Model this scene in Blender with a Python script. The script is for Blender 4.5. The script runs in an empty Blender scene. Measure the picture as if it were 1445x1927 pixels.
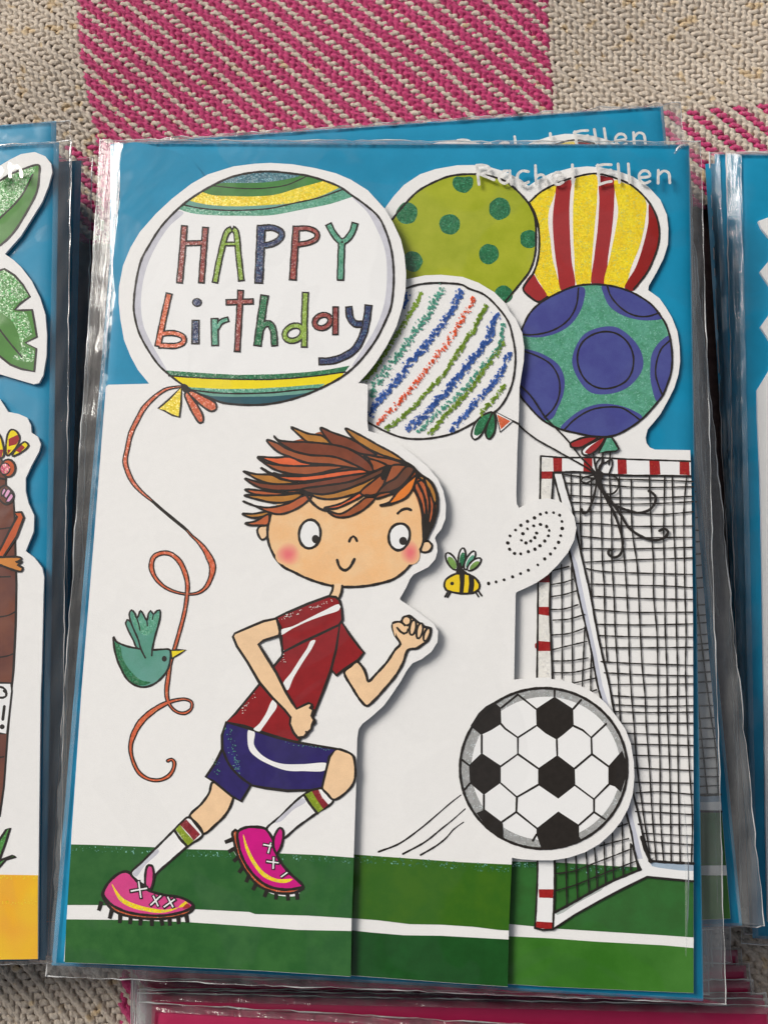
import bpy, math, random
import numpy as np
from mathutils import Vector, Matrix
from mathutils.geometry import tessellate_polygon

random.seed(4)
SC = bpy.context.scene
COL = SC.collection

# ------------------------------------------------------------------ camera
ZT = 0.027                       # height of the front envelope's face above the blanket (metres)
FPX = 1700.0                     # focal length in photograph pixels
CX, CY = 722.5, 963.5
R = np.array([[0.9981066610081817, 0.03398803782604248, -0.05126311086770228],
              [-0.026085799607766857, 0.9886998103690187, 0.1476218684175535],
              [0.05570120564155008, -0.14600513094066783, 0.9877144716106352]])
C0 = np.array([0.012255826578734043, -0.02937268839695578, 0.23932402502840477 + ZT])
cd = bpy.data.cameras.new('camera')
cam = bpy.data.objects.new('camera', cd)
COL.objects.link(cam)
M4 = Matrix([[R[0][0], R[1][0], R[2][0], C0[0]], [R[0][1], R[1][1], R[2][1], C0[1]],
             [R[0][2], R[1][2], R[2][2], C0[2]], [0, 0, 0, 1]])
cam.matrix_world = M4
cd.sensor_fit = 'VERTICAL'
cd.sensor_height = 36.0
cd.lens = 36.0 * FPX / 1927.0
cd.clip_start = 0.01
cd.clip_end = 50.0
SC.camera = cam

# ------------------------------------------------------------------ sky, sun, exposure
SUN_EL, SUN_AZ = math.radians(36), math.radians(-55)   # azimuth from +Y, towards -X
wd = bpy.data.worlds.new('World')
SC.world = wd
wd.use_nodes = True
nt = wd.node_tree
bg = nt.nodes['Background']
sky = nt.nodes.new('ShaderNodeTexSky')
sky.sky_type = 'NISHITA'
sky.sun_disc = False
sky.sun_elevation = SUN_EL
sky.sun_rotation = SUN_AZ
sky.air_density = 1.0
sky.dust_density = 8.0
sky.ozone_density = 0.6
hs = nt.nodes.new('ShaderNodeHueSaturation')      # thin high cloud: the blue is washed out
hs.inputs['Saturation'].default_value = 0.42
nt.links.new(sky.outputs[0], hs.inputs['Color'])
nt.links.new(hs.outputs[0], bg.inputs[0])
bg.inputs[1].default_value = 0.06
ld = bpy.data.lights.new('sun', 'SUN')
ld.energy = 2.15
ld.angle = math.radians(24)
ld.color = (1.0, 0.95, 0.88)
sun = bpy.data.objects.new('sun', ld)
COL.objects.link(sun)
sdir = Vector((math.sin(SUN_AZ) * math.cos(SUN_EL), math.cos(SUN_AZ) * math.cos(SUN_EL), math.sin(SUN_EL)))
sun.rotation_euler = (-sdir).to_track_quat('-Z', 'Y').to_euler()
SC.view_settings.view_transform = 'Standard'
SC.view_settings.look = 'None'
SC.view_settings.gamma = 1.0
SC.view_settings.exposure = 0.22
try:
    SC.cycles.transparent_max_bounces = 32
    SC.cycles.max_bounces = 10
except Exception:
    pass

# ------------------------------------------------------------------ from the photograph's pixels to points in the place
def ray(px, py):
    v = np.array([(px - CX) / FPX, -(py - CY) / FPX, -1.0])
    return R.T @ v

def P(px, py, z=ZT, k=0.0, x0=0.0):
    """point where the line of sight meets the sheet z = z + k*(x-x0)"""
    d = ray(px, py)
    t = (z + k * (C0[0] - x0) - C0[2]) / (d[2] - k * d[0])
    return C0 + t * d

# ------------------------------------------------------------------ materials
def lin(c):
    c = c / 255.0
    return c / 12.92 if c <= 0.04045 else ((c + 0.055) / 1.055) ** 2.4

WHITE = (226, 223, 214)
def alb(r, g, b, k=0.80):
    """paint colour read off the photograph, relative to its white paper"""
    return tuple(min(0.88, k * lin(v) / lin(w)) for v, w in zip((r, g, b), WHITE))

MATS = {}
def new_mat(name):
    m = bpy.data.materials.new(name)
    m.use_nodes = True
    n = m.node_tree
    return m, n, n.nodes['Principled BSDF'], n.nodes, n.links

def noise(N, L, scale, detail=3, rough=0.55, vec=None, dim=None):
    t = N.new('ShaderNodeTexNoise')
    t.inputs['Scale'].default_value = scale
    t.inputs['Detail'].default_value = detail
    t.inputs['Roughness'].default_value = rough
    if vec is not None:
        L.new(vec, t.inputs['Vector'])
    return t

def coords(N):
    return N.new('ShaderNodeTexCoord').outputs['Object']

def film_coat(N, L, b, vec, coat):
    """the clear film that lies tight on the printed card and the envelope"""
    if coat <= 0:
        return
    n1 = noise(N, L, 42, 2, 0.5, vec)
    n1.inputs['Distortion'].default_value = 1.2
    bp = N.new('ShaderNodeBump')
    bp.inputs['Strength'].default_value = 1.0
    bp.inputs['Distance'].default_value = 0.0009
    L.new(n1.outputs['Fac'], bp.inputs['Height'])
    # patches where the film clings and patches where it stands off
    n2 = noise(N, L, 24, 2, 0.45, vec)
    n2.inputs['Distortion'].default_value = 2.2
    mw = N.new('ShaderNodeMapRange'); mw.interpolation_type = 'SMOOTHSTEP'
    mw.inputs[1].default_value, mw.inputs[2].default_value = 0.475, 0.525
    mw.inputs[3].default_value, mw.inputs[4].default_value = coat * 0.35, min(1.0, coat * 1.5)
    L.new(n2.outputs['Fac'], mw.inputs[0]); L.new(mw.outputs[0], b.inputs['Coat Weight'])
    b.inputs['Coat Roughness'].default_value = 0.07
    b.inputs['Coat IOR'].default_value = 1.6
    L.new(bp.outputs['Normal'], b.inputs['Coat Normal'])

def paint(name, rgb, var=0.12, scale=260, coat=0.7, rough=0.6, rgb2=None, fine=0.05, bump=0.00003):
    if name in MATS:
        return MATS[name]
    m, n, b, N, L = new_mat(name)
    v = coords(N)
    c1 = alb(*rgb)
    c2 = alb(*rgb2) if rgb2 else tuple(x * (1 - var) for x in c1)
    c3 = c1 if rgb2 else tuple(min(0.9, x * (1 + var * 0.6)) for x in c1)
    t = noise(N, L, scale, 4, 0.6, v)
    mr = N.new('ShaderNodeMapRange')
    mr.inputs[1].default_value, mr.inputs[2].default_value = 0.36, 0.64
    L.new(t.outputs['Fac'], mr.inputs[0])
    mx = N.new('ShaderNodeMix'); mx.data_type = 'RGBA'
    mx.inputs[6].default_value = (*c2, 1); mx.inputs[7].default_value = (*c3, 1)
    L.new(mr.outputs[0], mx.inputs[0])
    t2 = noise(N, L, 3800, 2, 0.7, v)
    mr2 = N.new('ShaderNodeMapRange')
    mr2.inputs[1].default_value, mr2.inputs[2].default_value = 0.3, 0.7
    mr2.inputs[3].default_value, mr2.inputs[4].default_value = 1 - fine, 1 + fine
    L.new(t2.outputs['Fac'], mr2.inputs[0])
    sc = N.new('ShaderNodeVectorMath'); sc.operation = 'SCALE'
    L.new(mx.outputs[2], sc.inputs[0]); L.new(mr2.outputs[0], sc.inputs['Scale'])
    L.new(sc.outputs[0], b.inputs['Base Color'])
    b.inputs['Roughness'].default_value = rough
    b.inputs['Specular IOR Level'].default_value = 0.25
    bp = N.new('ShaderNodeBump'); bp.inputs['Distance'].default_value = bump
    bp.inputs['Strength'].default_value = 0.8
    L.new(t2.outputs['Fac'], bp.inputs['Height']); L.new(bp.outputs[0], b.inputs['Normal'])
    film_coat(N, L, b, v, coat)
    MATS[name] = m
    return m

def glitter(name, rgb, speck, dens=0.25, cell=3300, coat=0.4, rgb2=None):
    """coloured glitter print: tiny flakes, each with its own tilt and tint"""
    if name in MATS:
        return MATS[name]
    m, n, b, N, L = new_mat(name)
    v = coords(N)
    vo = N.new('ShaderNodeTexVoronoi'); vo.inputs['Scale'].default_value = cell
    L.new(v, vo.inputs['Vector'])
    c1 = alb(*rgb); c0 = alb(*(rgb2 or tuple(x * 0.85 for x in rgb)))
    t = noise(N, L, 420, 4, 0.7, v)
    m0 = N.new('ShaderNodeMix'); m0.data_type = 'RGBA'
    m0.inputs[6].default_value = (*c0, 1); m0.inputs[7].default_value = (*c1, 1)
    mr0 = N.new('ShaderNodeMapRange'); mr0.inputs[1].default_value, mr0.inputs[2].default_value = 0.38, 0.62
    L.new(t.outputs['Fac'], mr0.inputs[0]); L.new(mr0.outputs[0], m0.inputs[0])
    sx = N.new('ShaderNodeSeparateColor'); L.new(vo.outputs['Color'], sx.inputs[0])
    gt = N.new('ShaderNodeMath'); gt.operation = 'GREATER_THAN'; gt.inputs[1].default_value = 1 - dens
    L.new(sx.outputs[0], gt.inputs[0])
    t3 = noise(N, L, 900, 2, 0.6, v)
    mr3 = N.new('ShaderNodeMapRange'); mr3.inputs[1].default_value, mr3.inputs[2].default_value = 0.42, 0.6
    L.new(t3.outputs['Fac'], mr3.inputs[0])
    mm = N.new('ShaderNodeMath'); mm.operation = 'MULTIPLY'
    L.new(gt.outputs[0], mm.inputs[0]); L.new(mr3.outputs[0], mm.inputs[1])
    mx = N.new('ShaderNodeMix'); mx.data_type = 'RGBA'
    mx.inputs[7].default_value = (*alb(*speck), 1)
    L.new(m0.outputs[2], mx.inputs[6]); L.new(mm.outputs[0], mx.inputs[0])
    L.new(mx.outputs[2], b.inputs['Base Color'])
    sub = N.new('ShaderNodeVectorMath'); sub.operation = 'SUBTRACT'; sub.inputs[1].default_value = (0.5, 0.5, 0.5)
    L.new(vo.outputs['Color'], sub.inputs[0])
    scl = N.new('ShaderNodeVectorMath'); scl.operation = 'MULTIPLY'; scl.inputs[1].default_value = (0.30, 0.30, 0.0)
    L.new(sub.outputs[0], scl.inputs[0])
    ge = N.new('ShaderNodeNewGeometry')
    ad = N.new('ShaderNodeVectorMath'); ad.operation = 'ADD'
    L.new(ge.outputs['Normal'], ad.inputs[0]); L.new(scl.outputs[0], ad.inputs[1])
    nm = N.new('ShaderNodeVectorMath'); nm.operation = 'NORMALIZE'; L.new(ad.outputs[0], nm.inputs[0])
    L.new(nm.outputs[0], b.inputs['Normal'])
    b.inputs['Roughness'].default_value = 0.32
    b.inputs['Specular IOR Level'].default_value = 0.7
    mt = N.new('ShaderNodeMath'); mt.operation = 'MULTIPLY'; mt.inputs[1].default_value = 0.25
    L.new(mm.outputs[0], mt.inputs[0]); L.new(mt.outputs[0], b.inputs['Metallic'])
    film_coat(N, L, b, v, coat)
    MATS[name] = m
    return m

PAPER = paint('white_card', (232, 229, 219), 0.010, 500, 0.28, 0.55, fine=0.02, bump=0.00006)
PAPER_B = paint('white_card_edge', (232, 229, 222), 0.012, 60, 0.4, 0.6, fine=0.02)
INK = paint('black_ink', (40, 35, 30), 0.15, 700, 0.5, 0.5)
BLUE = paint('blue_envelope_paper', (10, 130, 162), 0.05, 90, 0.75, 0.5, rgb2=(16, 137, 170), fine=0.03)
PINKENV = paint('magenta_envelope_paper', (172, 30, 76), 0.06, 90, 0.5, 0.5, fine=0.03)
SKIN = paint('peach_print', (246, 193, 140), 0.05, 160, 0.6, rgb2=(241, 184, 126))
SKIN2 = paint('peach_print_light', (247, 197, 150), 0.05, 300, 0.6)
RED = paint('dark_red_print', (140, 22, 26), 0.10, 300, 0.6)
STRIPE = paint('red_stripe_print', (158, 42, 42), 0.06, 300, 0.6)
NAVY = paint('navy_print', (42, 32, 92), 0.14, 300, 0.6)
GRASS1 = paint('grass_print_front', (34, 88, 36), 0.2, 200, 0.7, rgb2=(48, 98, 44))
GRASS1B = paint('grass_print_front_low', (34, 88, 34), 0.2, 200, 0.7, rgb2=(48, 100, 42))
GRASS2 = paint('grass_print_middle', (46, 96, 10), 0.2, 220, 0.7, rgb2=(58, 102, 10))
GRASS2B = paint('grass_print_middle_low', (14, 70, 16), 0.2, 200, 0.7, rgb2=(20, 80, 24))
GRASS3 = paint('grass_print_back', (46, 102, 40), 0.2, 220, 0.7, rgb2=(44, 92, 34))
GRASS3B = paint('grass_print_back_low', (46, 104, 20), 0.2, 60, 0.7, rgb2=(64, 120, 38))
OLIVE = paint('olive_print', (150, 160, 24), 0.14, 110, 0.6, rgb2=(166, 172, 40))
YEL = paint('yellow_print', (248, 212, 22), 0.04, 300, 0.6)
VIOLET = paint('violet_print', (66, 68, 130), 0.12, 160, 0.6, rgb2=(74, 80, 138))
TEALD = paint('dark_teal_print', (42, 84, 92), 0.1, 300, 0.6)
TEALM = paint('mid_teal_print', (108, 158, 138), 0.1, 300, 0.6)
GREENM = paint('mid_green_print', (70, 126, 60), 0.14, 220, 0.6)
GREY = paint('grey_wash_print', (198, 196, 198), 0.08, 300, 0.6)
GREYB = paint('blue_grey_wash_print', (160, 176, 186), 0.08, 300, 0.6)
MAG1 = paint('pink_boot_print', (208, 66, 126), 0.06, 300, 0.6)
MAG2 = paint('magenta_boot_print', (200, 10, 120), 0.06, 300, 0.6)
ORG = glitter('orange_sole_print', (206, 92, 44), (250, 190, 150), 0.12)
BEEY = paint('bee_yellow_print', (246, 200, 24), 0.04, 300, 0.6)
GL_TEAL = glitter('teal_glitter', (90, 158, 128), (140, 205, 175), 0.2, rgb2=(74, 144, 108))
GL_TEALD = glitter('dark_teal_glitter', (60, 112, 118), (170, 220, 225), 0.22, rgb2=(52, 100, 110))
GL_GREEN = glitter('green_glitter', (34, 112, 66), (84, 170, 120), 0.2, rgb2=(26, 96, 56))
GL_YEL = glitter('yellow_glitter', (248, 212, 30), (252, 232, 110), 0.2, rgb2=(240, 200, 20))
GL_ORG = glitter('orange_glitter', (214, 98, 54), (242, 150, 100), 0.2, rgb2=(200, 86, 44))
GL_RED = glitter('rust_glitter', (150, 62, 54), (206, 130, 104), 0.2, rgb2=(128, 46, 44))
GL_BLUE = glitter('navy_glitter', (46, 58, 96), (100, 140, 165), 0.2, rgb2=(34, 38, 74))
GL_LIME = glitter('lime_glitter', (142, 172, 54), (180, 205, 90), 0.2, rgb2=(120, 152, 38))
GL_GREY = glitter('grey_glitter', (150, 150, 142), (215, 220, 212), 0.25, rgb2=(168, 166, 160))
GL_WHITE = glitter('pearl_glitter', (232, 228, 214), (250, 245, 225), 0.08, rgb2=(226, 221, 206))
GL_DUST = glitter('green_dust_glitter', (44, 104, 66), (160, 220, 200), 0.35, rgb2=(34, 92, 50))
GL_LEAF = glitter('leaf_glitter', (74, 142, 56), (120, 205, 120), 0.3, rgb2=(54, 118, 40))
CRB = paint('blue_crayon', (62, 100, 168), 0.12, 900, 0.6)
CRT = paint('teal_crayon', (84, 158, 132), 0.12, 900, 0.6)
CRG = paint('olive_crayon', (122, 152, 44), 0.12, 900, 0.6)
CRO = paint('orange_crayon', (226, 88, 42), 0.1, 900, 0.6)

def cheek_mat():
    m, n, b, N, L = new_mat('rosy_cheek_print')
    a = N.new('ShaderNodeAttribute'); a.attribute_name = 'tint'
    mx = N.new('ShaderNodeMix'); mx.data_type = 'RGBA'
    mx.inputs[6].default_value = (*alb(243, 188, 133), 1)
    mx.inputs[7].default_value = (*alb(228, 96, 104), 1)
    L.new(a.outputs['Fac'], mx.inputs[0]); L.new(mx.outputs[2], b.inputs['Base Color'])
    b.inputs['Roughness'].default_value = 0.6
    film_coat(N, L, b, coords(N), 0.6)
    return m
CHEEK = cheek_mat()

def foil_mat():
    m, n, b, N, L = new_mat('silver_foil')
    b.inputs['Base Color'].default_value = (0.9, 0.89, 0.86, 1)
    b.inputs['Metallic'].default_value = 0.35
    b.inputs['Roughness'].default_value = 0.36
    t = noise(N, L, 500, 2, 0.5, coords(N))
    bp = N.new('ShaderNodeBump'); bp.inputs['Distance'].default_value = 0.0003
    L.new(t.outputs['Fac'], bp.inputs['Height']); L.new(bp.outputs[0], b.inputs['Normal'])
    return m
FOIL = foil_mat()

def film_mat(name, clear=0.8, veil=0.085, stretch=(150, 7, 60)):
    m, n, b, N, L = new_mat(name)
    out = n.nodes['Material Output']
    N.remove(b)
    tc = coords(N)
    mp = N.new('ShaderNodeMapping'); mp.inputs['Scale'].default_value = stretch
    L.new(tc, mp.inputs[0])
    t = noise(N, L, 2.2, 4, 0.6, mp.outputs[0]); t.inputs['Distortion'].default_value = 1.5
    bp = N.new('ShaderNodeBump'); bp.inputs['Distance'].default_value = 0.0007; bp.inputs['Strength'].default_value = 0.7
    L.new(t.outputs['Fac'], bp.inputs['Height'])
    tr = N.new('ShaderNodeBsdfTransparent'); tr.inputs[0].default_value = (0.95, 0.96, 0.96, 1)
    gl = N.new('ShaderNodeBsdfGlossy'); gl.inputs['Roughness'].default_value = 0.09
    gl.inputs[0].default_value = (1, 1, 1, 1)
    L.new(bp.outputs[0], gl.inputs['Normal'])
    fr = N.new('ShaderNodeFresnel'); fr.inputs[0].default_value = 1.5
    L.new(bp.outputs[0], fr.inputs['Normal'])
    ad = N.new('ShaderNodeMath'); ad.operation = 'MULTIPLY_ADD'; ad.use_clamp = True
    ad.inputs[1].default_value = 1.2; ad.inputs[2].default_value = 0.0
    L.new(fr.outputs[0], ad.inputs[0])
    m1 = N.new('ShaderNodeMixShader')
    L.new(ad.outputs[0], m1.inputs[0]); L.new(tr.outputs[0], m1.inputs[1]); L.new(gl.outputs[0], m1.inputs[2])
    df = N.new('ShaderNodeBsdfDiffuse'); df.inputs[0].default_value = (0.72, 0.73, 0.73, 1)
    t2 = noise(N, L, 1.0, 4, 0.6, mp.outputs[0])
    mr = N.new('ShaderNodeMapRange')
    mr.inputs[1].default_value, mr.inputs[2].default_value = 0.35, 0.7
    mr.inputs[3].default_value, mr.inputs[4].default_value = veil * 0.4, veil * 1.9  # pale streaky veil: sky reflection on the film put into its colour
    L.new(t2.outputs['Fac'], mr.inputs[0])
    m2 = N.new('ShaderNodeMixShader')
    L.new(mr.outputs[0], m2.inputs[0]); L.new(m1.outputs[0], m2.inputs[1]); L.new(df.outputs[0], m2.inputs[2])
    L.new(m2.outputs[0], out.inputs[0])
    return m
FILM = film_mat('clear_film')
FILM_W = film_mat('crumpled_film', veil=0.19, stretch=(190, 9, 80))  # stronger veil, so the lit look of this film is partly painted in
SEAM = film_mat('film_seam', veil=0.62, stretch=(80, 40, 80))

# ------------------------------------------------------------------ object helpers
def link(o, parent=None):
    COL.objects.link(o)
    if parent is not None:
        o.parent = parent
    return o

def empty(name, loc, label, cat, group=None):
    o = bpy.data.objects.new(name, None)
    o.location = loc
    o.empty_display_size = 0.01
    o['label'] = label; o['category'] = cat
    if group: o['group'] = group
    return link(o)

def wloc(parent):
    v = Vector((0, 0, 0))
    p = parent
    while p is not None:
        v += p.location
        p = p.parent
    return np.array(v)

def mesh_obj(name, verts, faces, mats, parent=None, midx=None, smooth=False):
    """verts in place coordinates; stored relative to the parent's base point"""
    off = wloc(parent) if parent is not None else np.zeros(3)
    me = bpy.data.meshes.new(name)
    V = np.asarray(verts, float) - off
    me.from_pydata(V.tolist(), [], [tuple(f) for f in faces])
    for m in mats:
        me.materials.append(m)
    if midx is not None:
        me.polygons.foreach_set('material_index', midx)
    if smooth:
        me.polygons.foreach_set('use_smooth', [True] * len(me.polygons))
    me.update()
    return link(bpy.data.objects.new(name, me), parent)

def kids(o):
    return [c for c in COL.objects if c.parent == o]

def copy_tree(o, parent=None):
    c = o.copy(); COL.objects.link(c)
    c.parent = parent
    for ch in kids(o):
        copy_tree(ch, c)
    return c

# ------------------------------------------------------------------ drawing helpers (print as thin layers of ink on the sheet)
def pts(s, o=None, k=0.2):
    if isinstance(s, str):
        a = [tuple(float(v) for v in q.split(',')[:2]) for q in s.split()]
    else:
        a = [tuple(q) for q in s]
    if o is not None:
        a = [(o[0] + x * k, o[1] + y * k) for x, y in a]
    return a

def crom(p, closed, step=3.5):
    """centripetal-ish smooth curve through the points"""
    n = len(p)
    if n < 3:
        return list(p)
    out = []
    segs = n if closed else n - 1
    for i in range(segs):
        if closed:
            p0, p1, p2, p3 = p[(i - 1) % n], p[i], p[(i + 1) % n], p[(i + 2) % n]
        else:
            p0, p1, p2, p3 = p[max(i - 1, 0)], p[i], p[i + 1], p[min(i + 2, n - 1)]
        d = [max(1e-6, math.dist(a, b)) ** 0.5 for a, b in ((p0, p1), (p1, p2), (p2, p3))]
        m1 = [0, 0]; m2 = [0, 0]
        for c in (0, 1):
            m1[c] = (p2[c] - p1[c]) + d[1] * ((p1[c] - p0[c]) / d[0] - (p2[c] - p0[c]) / (d[0] + d[1])) if d[0] > 1e-2 else (p2[c] - p1[c])
            m2[c] = (p2[c] - p1[c]) + d[1] * ((p3[c] - p2[c]) / d[2] - (p3[c] - p1[c]) / (d[1] + d[2])) if d[2] > 1e-2 else (p2[c] - p1[c])
        k = max(1, min(10, int(math.dist(p1, p2) / step)))
        for j in range(k):
            t = j / k
            h = (2 * t**3 - 3 * t**2 + 1, t**3 - 2 * t**2 + t, -2 * t**3 + 3 * t**2, t**3 - t**2)
            q = [h[0] * p1[c] + h[1] * m1[c] + h[2] * p2[c] + h[3] * m2[c] for c in (0, 1)]
            if len(p[0]) > 2:
                q.append(p1[2] * (1 - t) + p2[2] * t)
            out.append(tuple(q))
    if not closed:
        out.append(p[-1])
    return out

def ell(cx, cy, rx, ry, rot=0, n=16):
    c, s = math.cos(math.radians(rot)), math.sin(math.radians(rot))
    return [(cx + rx * math.cos(a) * c - ry * math.sin(a) * s, cy + rx * math.cos(a) * s + ry * math.sin(a) * c)
            for a in (2 * math.pi * i / n for i in range(n))]

STEP = 3.0e-6
class Print:
    """one printed motif: a mesh lying on its sheet"""
    def __init__(self, name, sheet, parent, lay=0):
        self.n, self.sh, self.par, self.lay = name, sheet, parent, lay
        self.v, self.f, self.mi, self.mats, self.tint = [], [], [], [], []
        self.o = None
    def at(self, o):
        self.o = o; return self
    def mat(self, m):
        if m not in self.mats: self.mats.append(m)
        return self.mats.index(m)
    def P(self, x, y, dz=0):
        z, k, x0 = self.sh
        return P(x, y, z + 6e-5 + self.lay * STEP + dz, k, x0)
    def fill(self, s, m, smooth=True, step=3.5):
        p = pts(s, self.o)
        if smooth: p = crom(p, True, step)
        b = len(self.v)
        v3 = [Vector((x, y, 0)) for x, y in p]
        tri = tessellate_polygon([v3])
        self.v += [self.P(x, y) for x, y in p]
        mi = self.mat(m)
        for a in tri:
            A, B, Cc = (p[i] for i in a)
            ar = (B[0]-A[0])*(Cc[1]-A[1]) - (B[1]-A[1])*(Cc[0]-A[0])
            self.f.append([b + i for i in (a if ar < 0 else a[::-1])]); self.mi.append(mi)
        self.lay += 1
        return self
    def line(self, s, w=3.4, m=None, closed=False, smooth=True, ws=None, cap=True, wob=0.10):
        w = w * (1.24 if m is None and w < 5 else 1.0)
        m = m or INK
        p = pts(s, self.o)
        if ws is not None:
            p = [(x, y, q) for (x, y), q in zip(p, ws)]
        if smooth: p = crom(p, closed, 3.5)
        elif closed is False and len(p) == 2:
            n = max(1, int(math.dist(p[0][:2], p[1][:2]) / 12))
            p = [tuple(a + (b - a) * i / n for a, b in zip(p[0], p[1])) for i in range(n + 1)]
        n = len(p)
        L, Rr = [], []
        ph = random.random() * 9
        for i in range(n):
            a = p[i - 1] if (i or closed) else p[i]
            c = p[(i + 1) % n] if (i < n - 1 or closed) else p[i]
            dx, dy = c[0] - a[0], c[1] - a[1]
            l = math.hypot(dx, dy) or 1
            nx, ny = -dy / l, dx / l
            ww = (p[i][2] if ws is not None else w) * (1 + wob * math.sin(i * 0.9 + ph) + wob * 0.7 * math.sin(i * 2.3 + ph * 2)) / 2
            L.append((p[i][0] + nx * ww, p[i][1] + ny * ww)); Rr.append((p[i][0] - nx * ww, p[i][1] - ny * ww))
        if cap and not closed and n > 1:
            for end, sg in ((0, -1), (n - 1, 1)):
                a, c = (p[0], p[1]) if end == 0 else (p[-2], p[-1])
                dx, dy = c[0] - a[0], c[1] - a[1]; l = math.hypot(dx, dy) or 1
                dx, dy = dx / l * sg, dy / l * sg
                q = p[end]; ww = math.dist(L[end] if end == 0 else L[-1], q[:2])
                e1 = (q[0] + dx * ww * 0.8, q[1] + dy * ww * 0.8)
                nx, ny = (-dy * sg, dx * sg)
                l2 = (e1[0] + nx * ww * 0.5, e1[1] + ny * ww * 0.5); r2 = (e1[0] - nx * ww * 0.5, e1[1] - ny * ww * 0.5)
                if end == 0: L.insert(0, l2); Rr.insert(0, r2)
                else: L.append(l2); Rr.append(r2)
        n = len(L)
        b = len(self.v); mi = self.mat(m)
        for i in range(n):
            dz = i * 2e-8
            self.v.append(self.P(*L[i], dz)); self.v.append(self.P(*Rr[i], dz))
        for i in range(n if closed else n - 1):
            j = (i + 1) % n
            self.f.append([b + 2 * i, b + 2 * j, b + 2 * j + 1, b + 2 * i + 1]); self.mi.append(mi)
        self.lay += 1
        return self
    def both(self, s, m, w=3.4, smooth=True):
        self.fill(s, m, smooth); return self.line(s, w, closed=True, smooth=smooth)
    def build(self):
        ob = mesh_obj(self.n, self.v, self.f, self.mats, self.par, self.mi)
        if self.tint:
            at = ob.data.attributes.new('tint', 'FLOAT', 'POINT')
            at.data.foreach_set('value', self.tint)
        return ob

def cheek(name, sheet, parent, lay, cx, cy, rx, ry, o, n=20, rings=6):
    pr = Print(name, sheet, parent, lay)
    cx, cy = o[0] + cx * .2, o[1] + cy * .2; rx *= .2; ry *= .2
    pr.v.append(pr.P(cx, cy)); pr.tint.append(0.95)
    mi = pr.mat(CHEEK)
    for r in range(1, rings + 1):
        q = r / rings
        for i in range(n):
            a = 2 * math.pi * i / n
            j = 1 + 0.06 * math.sin(3 * a + r)
            pr.v.append(pr.P(cx + rx * q * math.cos(a) * j, cy + ry * q * math.sin(a) * j))
            pr.tint.append(0.95 * max(0.0, 1 - q ** 1.7))
    for i in range(n):
        pr.f.append([0, 1 + (i + 1) % n, 1 + i]); pr.mi.append(mi)
        for r in range(rings - 1):
            a, b = 1 + r * n + i, 1 + r * n + (i + 1) % n
            pr.f.append([a, b, b + n, a + n]); pr.mi.append(mi)
    return pr.build()

def sheet_obj(name, outline, sheet, parent, thick=0.00032, mat=None, smooth=False):
    """a die-cut sheet of card: faced, backed and edged"""
    p = crom(outline, True, 5) if smooth else outline
    z, k, x0 = sheet
    top = [P(x, y, z, k, x0) for x, y in p]
    n = len(p)
    tri = tessellate_polygon([[Vector((x, y, 0)) for x, y in p]])
    v = list(top) + [t - np.array([0, 0, thick]) for t in top]
    f, mi = [], []
    for a in tri:
        A, B, Cc = (p[i] for i in a)
        ar = (B[0]-A[0])*(Cc[1]-A[1]) - (B[1]-A[1])*(Cc[0]-A[0])
        t = list(a) if ar < 0 else list(a)[::-1]
        f.append(t); mi.append(0)
        f.append([i + n for i in t[::-1]]); mi.append(0)
    for i in range(n):
        j = (i + 1) % n
        f.append([i, j, j + n, i + n]); mi.append(1)
    return mesh_obj(name, v, f, [mat or PAPER, PAPER_B], parent, mi)

# ================================================================== THE SETTING
gv = [(-2, -2, -0.012), (2, -2, -0.012), (2, 2, -0.012), (-2, 2, -0.012)]
g = mesh_obj('ground', gv, [(0, 1, 2, 3)], [paint('grey_ground', (120, 112, 104), 0.2, 20, 0, 0.9)])
g['kind'] = 'structure'; g['label'] = 'plain ground under the blanket'

# ================================================================== THE WOVEN BLANKET (2/2 twill of plied yarn, pink warp band, pink weft band)
PITCH = 0.00186
def yarn_mat(name, c1, c2, fleck):
    m, n, b, N, L = new_mat(name)
    v = coords(N)
    t = noise(N, L, 900, 4, 0.7, v)
    t2 = noise(N, L, 60, 3, 0.6, v)
    mr = N.new('ShaderNodeMapRange'); mr.inputs[1].default_value, mr.inputs[2].default_value = 0.3, 0.7
    L.new(t.outputs['Fac'], mr.inputs[0])
    mx = N.new('ShaderNodeMix'); mx.data_type = 'RGBA'
    mx.inputs[6].default_value = (*alb(*c1), 1); mx.inputs[7].default_value = (*alb(*c2), 1)
    L.new(mr.outputs[0], mx.inputs[0])
    gt = N.new('ShaderNodeMapRange'); gt.inputs[1].default_value, gt.inputs[2].default_value = 0.62, 0.70
    t3 = noise(N, L, 210, 1, 0.5, v); L.new(t3.outputs['Fac'], gt.inputs[0])
    m2 = N.new('ShaderNodeMix'); m2.data_type = 'RGBA'; m2.inputs[7].default_value = (*alb(*fleck), 1)
    sc = N.new('ShaderNodeMath'); sc.operation = 'MULTIPLY'; sc.inputs[1].default_value = 0.5
    L.new(gt.outputs[0], sc.inputs[0]); L.new(sc.outputs[0], m2.inputs[0])
    L.new(mx.outputs[2], m2.inputs[6]); L.new(m2.outputs[2], b.inputs['Base Color'])
    b.inputs['Roughness'].default_value = 0.9
    b.inputs['Specular IOR Level'].default_value = 0.1
    b.inputs['Sheen Weight'].default_value = 0.25
    wv = N.new('ShaderNodeTexNoise'); wv.inputs['Scale'].default_value = 3000; wv.inputs['Detail'].default_value = 2
    L.new(v, wv.inputs['Vector'])
    bp = N.new('ShaderNodeBump'); bp.inputs['Distance'].default_value = 0.0004; bp.inputs['Strength'].default_value = 1
    L.new(wv.outputs['Fac'], bp.inputs['Height']); L.new(bp.outputs[0], b.inputs['Normal'])
    return m
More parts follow.
